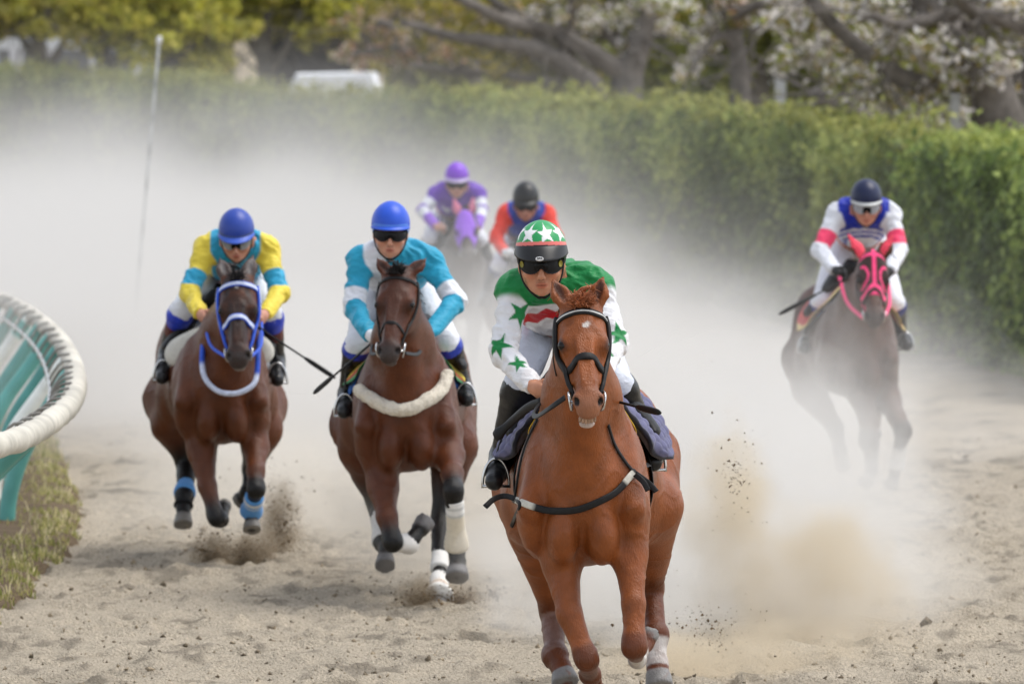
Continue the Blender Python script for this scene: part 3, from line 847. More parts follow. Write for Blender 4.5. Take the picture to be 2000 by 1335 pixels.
def build_horse(s):
    """s: measured joints (photo pixel, photo pixel, metres behind the chest) and colours of one galloping horse"""
    h = Horse(); D = s['D']; h.s = s
    X0 = at(s['chest'], 900, D)[0]
    base = np.array([X0, D + .8, 0.0])
    root = empty('race_horse', base)
    tag(root, s['label'], 'horse', 'galloping race horses')
    h.root, h.base = root, base
    def L(px, py, v): return at(px, py, D + v) - base
    h.L = L
    xs = X0 - base[0]
    xh = at(s['hip'], 900, D + 1.5)[0] - base[0]
    zo = s.get('zo', 0)
    def B(x, sd, z): return np.array([xs + (xh - xs) * sd / 1.5 + x, sd - .8, z + zo])
    h.B = B
    W = s.get('w', 1.0)
    P = []
    # trunk
    P += [ell(B(0, .87, 1.11), (.335 * W, .64, .38), k=.1, tag='trunk'),
          ell(B(0, .24, 1.12), (.275 * W, .30, .36), k=.1, tag='trunk'),
          ell(B(0, 1.15, 1.16), (.34 * W, .42, .37), k=.1, tag='trunk'),
          ell(B(0, 1.52, 1.30), (.33 * W, .40, .32), k=.1, tag='trunk'),
          cap(B(0, .46, 1.43), B(0, .95, 1.42), .09, .09, k=.12, tag='trunk'),
          cap(B(0, 1.0, 1.45), B(0, 1.5, 1.53), .09, .09, k=.14, tag='trunk')]
    for g in (-1, 1):
        P += [ell(B(g * .195 * W, .30, 1.08), (.11 * W, .21, .29), k=.06, tag='trunk'),
              ell(B(g * .090 * W, .03, .925), (.080 * W, .12, .145), k=.024, tag='trunk'),
              ell(B(g * .215 * W, .14, 1.0), (.085 * W, .14, .17), k=.022, tag='trunk'),
              ell(B(g * .245 * W, 1.52, 1.14), (.15 * W, .28, .37), k=.07, tag='trunk'),
              ell(B(g * .26 * W, 1.22, .98), (.13 * W, .18, .20), k=.09, tag='trunk'),
              cap(B(g * .10 * W, .08, 1.30), B(g * .07 * W, -.02, 1.05), .055, .04, .05, 'trunk'),
              cap(B(g * .165 * W, .22, 1.38), B(g * .235 * W, .02, 1.04), .045, .06, .04, 'trunk')]
    # head frame
    poll, muz = L(*s['poll']), L(*s['muz'])
    a_ax = nrm(muz - poll)
    l_ax = np.array(s.get('lat', (1, 0, 0)), float); l_ax = nrm(l_ax - a_ax * (l_ax @ a_ax))
    n_ax = np.cross(a_ax, l_ax)
    if n_ax[2] < 0 and n_ax[1] > 0: n_ax = -n_ax
    sc = np.linalg.norm(muz - poll) / .60
    Rm = np.stack([l_ax, a_ax, n_ax], 1)
    wl = 1.12
    def H(l, a, n): return poll + sc * (l * wl * l_ax + a * a_ax + n * n_ax)
    def Hinv(V):
        Q = (V - poll) @ Rm / sc
        Q[:, 0] /= wl
        return Q
    h.H, h.Hinv, h.sc, h.Rm = H, Hinv, sc, Rm
    def he(l, a, n, rl, ra, rn, k=.03, tag='head', op=1): return ell(H(l, a, n), np.array((rl * wl, ra, rn)) * sc, Rm, k * sc, tag, op)
    def hc(p, q, r0, r1, k=.03, f=1.0, tag='head', op=1): return cap(H(*p), H(*q), r0 * sc, r1 * sc, k * sc, tag, l_ax, f, op)
    HP = [he(0, .07, -.04, .078, .12, .09, .04), he(0, .17, -.035, .09, .14, .065, .03),
          hc((0, .16, -.03), (0, .50, -.032), .066, .046, .02, 1.0),
          hc((0, .20, -.08), (0, .50, -.065), .075, .05, .03, 1.0),
          he(0, .535, -.055, .058, .07, .055, .025), he(0, .585, -.068, .047, .034, .034, .02),
          he(0, .13, -.10, .075, .11, .10, .05)]
    for g in (-1, 1):
        HP += [he(g * .058, .20, -.125, .04, .135, .115, .025),
               hc((g * .035, .28, -.17), (g * .018, .51, -.125), .03, .024, .03),
               he(g * .078, .225, -.028, .027, .058, .034, .02),        # orbit
               hc((g * .072, .21, -.005), (g * .045, .13, .012), .018, .016, .03),
               hc((g * .082, .25, -.06), (g * .058, .42, -.068), .013, .009, .014), hc((g * .03, .22, .022), (g * .022, .46, .006), .012, .010, .016),
               he(g * .043, .537, -.035, .024, .036, .031, .015),
               he(g * .050, .556, -.026, .013, .022, .017, .008, 'nostril', -1)]
    for g in (-1, 1):
        HP += [he(g * .064, .125, .034, .016, .03, .022, .02, 'hollow', -1), he(g * .072, .33, -.005, .022, .06, .020, .03, 'hollow', -1)]
    mo = s.get('mouth', .02)
    HP += [hc((0, .47, -.135), (0, .555, -.125 - mo), .034, .028, .02, 1.15), he(0, .575, -.118 - mo, .034, .022, .018, .012)]
    HP.append(he(0, .60, -.094 - mo * .6, .040, .03, .006 + mo * .35, .006, 'mouth', -1))
    P += HP
    h.HP = HP
    # ears
    h.ear = []
    EP = []
    for g, tip in zip((-1, 1), s['ears']):
        e0, e1 = H(g * .058, .01, -.015), L(*tip)
        d = e1 - e0; em = e0 + d * .45
        ef = nrm(n_ax - nrm(d) * (n_ax @ nrm(d)))
        ew = np.cross(nrm(d), ef)
        ek = s.get('ear_w', 1.15)
        EP += [cap(e0, em, .030, .043 * ek, .02, 'ear', ef, .6), cap(em, e1, .043 * ek, .006, .02, 'ear', ef, .6)]
        Re = np.stack([ew, nrm(d), ef], 1)
        EP.append(ell(e0 + d * .50 + ef * .030, (.024 * ek, .070, .024), Re, .010, 'earhole', -1))
        h.ear.append((e0, e1, ef, ew))
    P += EP
    # neck
    n0, n2 = B(0, .38, 1.22), H(0, .12, -.13)
    nm = .5 * (n0 + n2) + np.array([0, .02, .02])
    nw = s.get('neck_w', 1.0)
    P += [cap(n0, nm, .265, .185, .08, 'neck', (1, 0, 0), .92 * nw), cap(nm, n2, .185, .115, .07, 'neck', (1, 0, 0), .92 * nw),
          cap(B(0, .50, 1.42), H(0, .04, -.08), .09, .06, .09, 'neck'),
          cap(B(0, .10, 1.10), H(0, .2, -.2), .13, .055, .09, 'neck')]
    # legs
    chains = {}
    for nm_, J in s['legs'].items():
        pts = [L(j[0], j[1], j[2]) for j in J]; rr = [j[3] for j in J]
        chains[nm_] = pts
        n = len(pts)
        for i in range(n - 1):
            if i == n - 2:
                dd = pts[i + 1] - pts[i]
                P.append(cap(pts[i], pts[i] + dd * .55, rr[i] * .95, rr[i] * 1.0, .02, 'leg_' + nm_))
                P.append(cap(pts[i] + dd * .42, pts[i + 1], rr[i] * 1.12, rr[i + 1], .010, 'hoof', kind='cone'))
            else:
                P.append(cap(pts[i], pts[i + 1], rr[i], rr[i + 1] * .86, .06 if i < 2 else .03, 'leg_' + nm_))
        kj = s['knee'][nm_]
        kd = nrm(pts[kj] - pts[kj - 1]) * rr[kj]
        P.append(cap(pts[kj] - kd * .75, pts[kj] + kd * .15, rr[kj] * .98, rr[kj] * .92, .03, 'leg_' + nm_))
        P.append(ell(pts[kj + 1], rr[kj + 1] * 1.08, k=.025, tag='leg_' + nm_))
    # a short dock of the tail
    P.append(cap(B(0, 1.80, 1.45), B(0, 2.02, 1.42), .05, .035, .04, 'trunk'))
    vox = s.get('vox', .012)
    V, Fq = field_mesh(P, vox)
    V = smooth_mesh(V, Fq, 1, .5)
    N = vnormals(V, Fq)
    vein = np.abs(vnoise(V + .05 * vnoise(V, 9, 2)[:, None], 6.5, 1, 8.8)) 
    V = V + N * (vnoise(V, 10, 2) * .004 + vnoise(V, 4, 1, 3.3) * .006 + .0035 * (1 - sstep(vein, .0, .09)))[:, None]
    # colours
    base_c, dark, pts_c = s['coat'], s['dark'], s['points']
    C = np.tile(np.asarray(base_c), (len(V), 1)) * (1 + .10 * vnoise(V, 3.1, 2)[:, None])
    # pale belly and flank hair
    Q = Hinv(V)
    dh = np.full(len(V), 9.0)
    for p in HP:
        if p.op > 0: dh = np.minimum(dh, p.dist(V))
    onhead = sstep(-dh, -.02, 0.0)
    face = onhead * (1 - sstep(np.abs(Q[:, 0]), .05, .10)) * sstep(Q[:, 2], -.07, -.02)
    C = mixcv(C, dark, face * s.get('face_dark', 0))
    hd_ = onhead * np.clip(.75 + .6 * vnoise(V, 7, 2, 6.1), 0, 1) * (1 - .8 * sstep(Q[:, 1], .38, .46) * (1 - sstep(Q[:, 1], .50, .54)))
    C = mixcv(C, dark, hd_ * s.get('head_dark', 0))
    muzz = onhead * sstep(Q[:, 1], .47, .56) * (1 - .0)
    C = mixcv(C, s['muzzle'], muzz * s.get('muzzle_amt', .85))
    holed = np.minimum(np.abs(np.linalg.norm((Q - [.050, .556, -.026]) / [.015, .024, .02], axis=1)), np.abs(np.linalg.norm((Q - [-.050, .556, -.026]) / [.015, .024, .02], axis=1)))
    C = mixcv(C, (.012, .008, .008), (1 - sstep(holed, .85, 1.15)) * onhead)
    eyer = np.minimum(np.linalg.norm((Q - [.094, .232, -.022]) / [.045, .050, .040], axis=1), np.linalg.norm((Q - [-.094, .232, -.022]) / [.045, .050, .040], axis=1))
    C = mixcv(C, np.asarray(dark) * .5, (1 - sstep(eyer, .55, 1.0)) * onhead * .85)
    if 'star' in s:
        sl, sa, sr = s['star']
        q = np.hypot((Q[:, 0] - sl + .25 * (Q[:, 1] - sa)) / sr, (Q[:, 1] - sa) / (sr * 1.4)) + .25 * vnoise(V, 60, 1)
        C = mixcv(C, (.62, .58, .54), (1 - sstep(q, .7, 1.0)) * face_mask(Q, onhead))
    dmouth = np.abs(Q[:, 2] + .094 + mo * .6)
    C = mixcv(C, (.30, .13, .11), (1 - sstep(dmouth, mo * .35 + .004, mo * .35 + .010)) * onhead * sstep(Q[:, 1], .555, .57) * (1 if mo > .015 else 0))
    C = mixcv(C, s.get('lip', s['muzzle']), onhead * sstep(Q[:, 1], .54, .56) * sstep(-Q[:, 2], .105, .115) * .8)
    trunk_d = tag_dist(P, V, 'trunk')
    for nm_, pts in chains.items():
        dl = tag_dist(P, V, 'leg_' + nm_)
        d_, T = chain_t(V, pts)
        on = 1 - sstep(dl, .012, .03)
        kj = s['knee'][nm_]
        f = sstep(T, kj - s.get('black_from', .75), kj - .15) * on * (1 - sstep(-trunk_d, -.03, .0) * (T < kj - .3))
        C = mixcv(C, pts_c, f * s.get('points_amt', 1))
        for (t0, t1, wc, amt) in s.get('socks', {}).get(nm_, []):
            wv = sstep(T, t0, t0 + .12) * (1 - sstep(T, t1 - .08, t1)) * on
            C = mixcv(C, wc, wv * amt * np.clip(.85 + .5 * vnoise(V, 40, 2), 0, 1))
    dhoof = tag_dist(P, V, 'hoof')
    n_all = np.full(len(V), 9.0)
    for p in P:
        if p.op > 0 and p.tag != 'hoof': n_all = np.minimum(n_all, p.dist(V))
    hoofc = np.tile(srgb(*s.get('hoof', (112, 108, 105))), (len(V), 1)) * (1 + .12 * vnoise(V, 30, 2)[:, None])
    hm = (1 - sstep(dhoof, .006, .012)) * sstep(n_all, .002, .010)
    C = C * (1 - hm[:, None]) + hoofc * hm[:, None]
    for (e0, e1, ef, ew) in h.ear:
        d = e1 - e0
        q = V - e0
        t = q @ d / (d @ d)
        onear = (np.linalg.norm(q - np.clip(t, 0, 1)[:, None] * d, axis=1) < .06) & (t > .1)
        inner = onear * (1 - sstep(np.linalg.norm((q - d * .52 - ef * .026) @ np.stack([ew / .021, nrm(d) / .07, ef / .024], 1), axis=1), .9, 1.15))
        C = mixcv(C, np.asarray(s.get('ear_in', np.asarray(base_c) * .35)), inner)
        if 'ear_col' in s:
            C = mixcv(C, s['ear_col'], onear * (1 - inner))
    o = mesh_obj('body', V, Fq, M_COAT, root, C)
    h.body, h.V, h.Fq = o, V, Fq
    h.bvh = BVHTree.FromPolygons(V.tolist(), Fq.tolist())
    h.P = P
    # eyes
    for g in (-1, 1):
        m = MB()
        c = H(g * .087, .232, -.022)
        u = np.linspace(0, math.pi, 9); w = np.linspace(0, 2 * math.pi, 14, endpoint=False)
        vs = [c + .0235 * sc * (math.sin(a) * math.cos(b) * l_ax + math.sin(a) * math.sin(b) * a_ax * 1.15 + math.cos(a) * n_ax) for a in u for b in w]
        fs = [(i * 14 + j, i * 14 + (j + 1) % 14, (i + 1) * 14 + (j + 1) % 14, (i + 1) * 14 + j) for i in range(8) for j in range(14)]
        m.add(vs, fs, (.01, .006, .004)); m.build('eye', M_EYE, root)
    # snapping straps to the skin
    camL = np.array([0, 0, CAMZ]) - base
    def hit(px, py, off=0.0):
        d = nrm(L(px, py, 0) - camL)
        loc, nn, i, dist = h.bvh.ray_cast(Vector(camL), Vector(d))
        if loc is None:
            p = L(px, py, .2); loc, nn, i, dist = h.bvh.find_nearest(Vector(p))
        nn = np.array(nn); nn = nn if nn @ d < 0 else -nn
        return np.array(loc) + nn * off, nn
    def near(p, off=0.0):
        loc, nn, i, dist = h.bvh.find_nearest(Vector(p))
        nn = np.array(nn)
        if (np.array(p) - np.array(loc)) @ nn < 0 and h.flipn: nn = -nn
        return np.array(loc) + nn * off, nn
    cen = V.mean(0)
    # outward test for the nearest-point normals
    loc, nn, i, dist = h.bvh.find_nearest(Vector(B(0, .85, 5)))
    h.sgn = 1 if nn[2] > 0 else -1
    def near(p, off=0.0):
        loc, nn, i, dist = h.bvh.find_nearest(Vector(p))
        nn = np.array(nn) * h.sgn
        return np.array(loc) + nn * off, nn
    h.hit, h.near = hit, near
    def strap_px(mb, pts, w, th, col, n=28, off=0.0, stripe=None, cols=None, closed=False):
        R_ = resample(pts, n)
        PN = [hit(p[0], p[1], off) for p in R_]
        A, Nn = np.array([p for p, _ in PN]), np.array([q for _, q in PN])
        for _ in range(8):
            Nn[1:-1] = Nn[1:-1] * .5 + .25 * (Nn[:-2] + Nn[2:]); A[1:-1] = A[1:-1] * .6 + .2 * (A[:-2] + A[2:])
        Nn /= np.linalg.norm(Nn, axis=1)[:, None]
        mb.ribbon(A, Nn, w, th, col if cols is None else cols, stripe=stripe)
        return A
    def strap_h(mb, pts, w, th, col, n=24, off=.0, stripe=None):
        R_ = resample(np.array([H(*p) for p in pts]), n)
        PN = [near(p, off) for p in R_]
        A, Nn = np.array([p for p, _ in PN]), np.array([q for _, q in PN])
        for _ in range(3):
            Nn[1:-1] = Nn[1:-1] * .5 + .25 * (Nn[:-2] + Nn[2:]); A[1:-1] = A[1:-1] * .6 + .2 * (A[:-2] + A[2:])
        Nn /= np.linalg.norm(Nn, axis=1)[:, None]
        mb.ribbon(A, Nn, w, th, col, stripe=stripe)
        return A
    h.strap_px, h.strap_h = strap_px, strap_h
    def loop_h(mb, a, tilt, w, th, col, n=40, stripe=None, cn=-.07, half=False):
        """strap round the head in the plane across it at a (leaning by tilt)"""
        A, Nn = [], []
        rng = np.linspace(-.15, math.pi + .15, n) if half else np.linspace(0, 2 * math.pi, n, endpoint=False)
        c = H(0, a, cn)
        for ph in rng:
            d = nrm(math.cos(ph) * l_ax + math.sin(ph) * nrm(n_ax + tilt * a_ax))
            loc, nn, i, dist = h.bvh.ray_cast(Vector(c + d * .4), Vector(-d))
            if loc is None: continue
            A.append(np.array(loc)); q = np.array(nn); Nn.append(q if q @ d > 0 else -q)
        A, Nn = np.array(A), np.array(Nn)
        for _ in range(4):
            if half:
                A[1:-1] = A[1:-1] * .5 + .25 * (A[:-2] + A[2:]); Nn[1:-1] = Nn[1:-1] * .5 + .25 * (Nn[:-2] + Nn[2:])
            else:
                A = A * .5 + .25 * (np.roll(A, 1, 0) + np.roll(A, -1, 0)); Nn = Nn * .5 + .25 * (np.roll(Nn, 1, 0) + np.roll(Nn, -1, 0))
        Nn /= np.linalg.norm(Nn, axis=1)[:, None]
        mb.ribbon(A + Nn * .001, Nn, w, th, col, closed=not half, stripe=stripe)
        return A
    h.loop_h = loop_h
    return h


def face_mask(Q, onhead): return onhead * sstep(Q[:, 2], -.05, -.01)

def hair(name, roots, dirs, length, mat, parent, col, r=.004, seg=6, sag=.3, wav=.02, seed=1):
    """tapered locks: roots (n,3), dirs (n,3)"""
    rg = np.random.default_rng(seed)
    m = MB()
    for p, d in zip(roots, dirs):
        d = nrm(d + rg.normal(0, .12, 3)); l = length * rg.uniform(.6, 1.15)
        side = nrm(np.cross(d, rg.normal(0, 1, 3)))
        t = np.linspace(0, 1, seg)
        ph = rg.uniform(0, 6)
        path = p + d * l * t[:, None] + np.array([0, 0, -1]) * (sag * l * t ** 2)[:, None] + side * (wav * np.sin(t * 4 + ph) * t)[:, None]
        m.tube(path, r * (1 - .85 * t) * rg.uniform(.6, 1.3), 4, np.asarray(col) * rg.uniform(.65, 1.35), flat=1.6)
    return m.build(name, mat, parent)

def add_eyes_mane_tail(h, mane_c, forelock=0, mane_side=-1):
    B, H = h.B, h.H
    rg = np.random.default_rng(3)
    # mane along the crest
    a, b = B(0, .5, 1.57), H(0, .03, .03)
    n = 130
    roots, dirs = [], []
    for i in range(n):
        t = (i + rg.random()) / n
        p = a * (1 - t) + b * t
        loc, nn = h.near(p + np.array([rg.normal(0, .012), .12, .12]), -.004)
        roots.append(loc); dirs.append(nn * .5 + np.array([mane_side * .9, .25, .0]))
    hair('mane', roots, dirs, .13, M_HAIR, h.root, mane_c, .007, 6, .75, .02, 5)
    if forelock:
        roots, dirs = [], []
        for i in range(forelock):
            l = rg.uniform(-.05, .05)
            loc, nn = h.near(H(l, rg.uniform(-.03, .06), .08), -.003)
            roots.append(loc)
            dirs.append(nrm(h.Rm @ np.array([l * 9 + rg.normal(0, .35), rg.uniform(-.7, .3), .65])))
        hair('forelock', roots, dirs, .065, M_HAIR, h.root, mane_c, .0042, 6, .25, .012, 9)
    roots, dirs = [], []
    p0 = B(0, 2.0, 1.42)
    for i in range(70):
        roots.append(p0 + rg.normal(0, .02, 3)); dirs.append(np.array([rg.normal(0, .10), 1.0, rg.normal(-.1, .1)]))
    hair('tail', roots, dirs, .75, M_HAIR, h.root, mane_c, .010, 9, .45, .05, 11)

def pad(h, name, s0, s1, phi, off, th, cfun, mat, quilt=0, ns=22, nphi=60, flare=0.0, topz=0):
    """a cloth laid over the back: from side to side through the top, s0..s1 along the body"""
    V0, V1, C = [], [], []
    for i in range(ns):
        u = i / (ns - 1)
        for j in range(nphi):
            w = -1 + 2 * j / (nphi - 1)
            ph = w * phi
            # rounded lower corners
            e = max(0, abs(w) - .72) / .28
            s_ = s0 + (s1 - s0) * (.5 + (u - .5) * math.sqrt(max(0.02, 1 - .85 * e * e)))
            c = h.B(0, s_, 1.22)
            d = np.array([math.sin(ph), 0, math.cos(ph)])
            loc, nn, ii, dist = h.bvh.ray_cast(Vector(c + d * 1.2), Vector(-d))
            p = np.array(loc) if loc is not None else c + d * .36
            rad = np.linalg.norm(p - c)
            rad = min(rad, .46)
            o_ = off + flare * (abs(w) ** 3) * (1 - u)
            q = 0
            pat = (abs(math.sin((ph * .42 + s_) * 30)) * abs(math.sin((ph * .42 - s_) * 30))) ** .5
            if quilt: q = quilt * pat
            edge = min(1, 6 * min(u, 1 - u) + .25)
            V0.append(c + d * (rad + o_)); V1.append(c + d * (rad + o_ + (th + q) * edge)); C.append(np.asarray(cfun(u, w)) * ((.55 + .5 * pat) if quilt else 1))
    n = ns * nphi
    V0, V1 = np.array(V0).reshape(ns, nphi, 3), np.array(V1).reshape(ns, nphi, 3)
    for _ in range(3):
        for X in (V0, V1):
            X[:, 1:-1] = .5 * X[:, 1:-1] + .25 * (X[:, :-2] + X[:, 2:]) if not quilt else X[:, 1:-1]
    V = np.concatenate([V1.reshape(-1, 3), V0.reshape(-1, 3)])
    fs = []
    for i in range(ns - 1):
        for j in range(nphi - 1):
            a, b, c, d = i * nphi + j, i * nphi + j + 1, (i + 1) * nphi + j + 1, (i + 1) * nphi + j
            fs += [(a, d, c, b), (n + a, n + b, n + c, n + d)]
    def wall(seq):
        for a, b in zip(seq[:-1], seq[1:]): fs.append((a, b, n + b, n + a))
    wall([j for j in range(nphi)]); wall([(ns - 1) * nphi + j for j in range(nphi)][::-1])
    wall([i * nphi for i in range(ns)][::-1]); wall([i * nphi + nphi - 1 for i in range(ns)])
    return mesh_obj(name, V, fs, mat, h.root, np.array(C + C))

def saddle(h, col, stir, leather_c, s_mid=.80):
    """light racing saddle with its two stirrups; stir = the feet, in local metres"""
    B = h.B
    V = [cap(B(0, s_mid - .2, 1.66), B(0, s_mid + .2, 1.65), .05, .055, .06, 'a', (1, 0, 0), 1.9),
         cap(B(0, s_mid - .22, 1.70), B(0, s_mid - .16, 1.68), .04, .04, .05, 'a', (1, 0, 0), 1.4),
         cap(B(0, s_mid + .24, 1.70), B(0, s_mid + .2, 1.68), .05, .05, .05, 'a', (1, 0, 0), 1.9)]
    for g in (-1, 1):
        V.append(cap(B(g * .13, s_mid - .05, 1.60), B(g * .33, s_mid - .12, 1.36), .05, .035, .05, 'a', (0, 1, 0), 3.2))
    v, f = field_mesh(V, .015)
    so = mesh_obj('saddle', v, f, M_LEATHER, h.root, np.tile(np.asarray(col), (len(v), 1)))
    for g, ft in zip((-1, 1), stir):
        m = MB()
        top = B(g * .30, s_mid - .05, 1.46)
        ft = np.asarray(ft)
        t2 = ft + np.array([0, 0, .13])
        m.ribbon(resample([top, .5 * (top + t2) + np.array([g * .015, 0, 0]), t2], 10), np.tile([g, -.2, 0.0], (10, 1)), .025, .006, leather_c)
        m.build('stirrup_leather', M_LEATHER, h.root)
        m = MB()
        an = np.linspace(-.1, math.pi + .1, 18)
        pts = [ft + np.array([math.cos(q) * .062, 0, math.sin(q) * .125 - .0]) for q in an]
        m.tube(np.array(pts), .007, 8)
        m.box(ft + np.array([0, 0, -.004]), (.125, .045, .012))
        m.build('stirrup_iron', M_METAL, h.root)

def bit_and_reins(h, hands, rein_c, strap_w=.018, ring=.038, rein_th=.006, sag=.05, paths=(None, None)):
    H = h.H
    rings = []
    for g in (-1, 1):
        c = H(g * .066, .50, -.098)
        m = MB()
        an = np.linspace(0, 2 * math.pi, 24, endpoint=False)
        ax1, ax2 = h.Rm[:, 1], nrm(h.Rm[:, 2] * 1.0 + h.Rm[:, 0] * g * .25)
        m.tube(np.array([c + ring * (math.cos(q) * ax1 + math.sin(q) * ax2) for q in an]), .0055, 8, closed=True)
        m.build('bit_ring', M_METAL, h.root)
        rings.append(c)
    m = MB(); m.tube(np.array([rings[0], H(0, .53, -.10), rings[1]]), .007, 8); m.build('bit_bar', M_METAL, h.root)
    for g, c, hd, pth in zip((-1, 1), rings, hands, paths):
        m = MB()
        hd = np.asarray(hd)
        mid = .5 * (c + hd) + np.array([g * .03, -.02, -sag])
        pts = resample([c - h.Rm[:, 2] * .03, mid, hd], 18)
        if pth is not None: pts = resample(pth, 18)
        nn = np.tile([g * .55, -.75, .35], (18, 1))
        m.ribbon(pts, nn / np.linalg.norm(nn[0]), strap_w, rein_th, rein_c); m.build('rein', M_LEATHER, h.root)
    return rings

def leg_wrap(h, leg, i, t0, t1, r, cols, name='leg_bandage', flare=1.15, mat=None):
    """bandage round one leg segment; cols = [(from, colour)...] along it"""
    J = h.s['legs'][leg]
    a, b = h.L(*J[i][:3]), h.L(*J[i + 1][:3])
    n = 22
    t = np.linspace(0, 1, n)
    pts = a + (b - a) * (t0 + (t1 - t0) * t)[:, None]
    rr = r * (.92 + .03 * np.sin(t * 60) + (flare - .92) * sstep(t, .55, .95))
    rr[0] *= .93; rr[-1] *= .93
    cc = []
    for q in t:
        c = cols[0][1]
        for (f0, c_) in cols:
            if q >= f0: c = c_
        cc.append(c)
    m = MB(); m.tube(pts, rr, 18, cols=cc)
    return m.build(name, mat or M_CLOTH, h.root)
# ------------------------------------------------------------------ riders
def star_sdf(x, y, r, rot=0.0):
    """signed distance-like value of a five-pointed star, negative inside"""
    a = np.arctan2(x, y) + rot
    d = np.hypot(x, y)
    sec = 2 * math.pi / 5
    a = np.abs((a + sec / 2) % sec - sec / 2)
    px, py = d * np.sin(a), d * np.cos(a)
    ri = r * .40
    x0, y0 = 0.0, r
    x1, y1 = ri * math.sin(sec / 2), ri * math.cos(sec / 2)
    nx, ny = -(y1 - y0), (x1 - x0)
    L_ = math.hypot(nx, ny)
    return ((px - x0) * nx + (py - y0) * ny) / L_

def hand_prims(w, d, inward, up, sgn, k=.006, s=1.0, tag_='hand'):
    """fist closed on the reins: w wrist, d along the forearm, inward towards the other hand, up = thumb side"""
    d, inward = nrm(d), nrm(inward - np.asarray(d) * (inward @ d))
    up = nrm(np.cross(d, inward)) * sgn
    if up[2] < 0: up = -up
    R = np.stack([inward, d, up], 1)
    c = w + d * .055 * s
    out = [cap(w, w + d * .03 * s, .026 * s, .03 * s, .02, tag_, up, 1.15),
           ell(c, np.array((.019, .046, .042)) * s, R, .02, tag_)]
    for i in range(4):
        u = (.030 - .020 * i) * s
        ln = (.036, .040, .038, .031)[i] * s
        k0 = c + d * .036 * s + up * u - inward * .004 * s
        k1 = k0 + (d * .55 + inward * .75) * ln
        k2 = k1 + (inward * .55 - d * .85) * ln * .8
        k3 = k2 + (-inward * .75 - d * .4) * ln * .55
        out += [cap(k0, k1, .0105 * s, .0098 * s, k, tag_), cap(k1, k2, .0098 * s, .009 * s, k, tag_), cap(k2, k3, .009 * s, .0078 * s, k, tag_)]
    t0 = c + up * .030 * s - d * .028 * s + inward * .01 * s
    t1 = t0 + (d * .6 + inward * .35 + up * .35) * .036 * s
    t2 = t1 + (d * .75 + inward * .5 - up * .15) * .03 * s
    out += [cap(t0, t1, .0135 * s, .0115 * s, .008, tag_), cap(t1, t2, .0115 * s, .009 * s, k, tag_)]
    return out, c

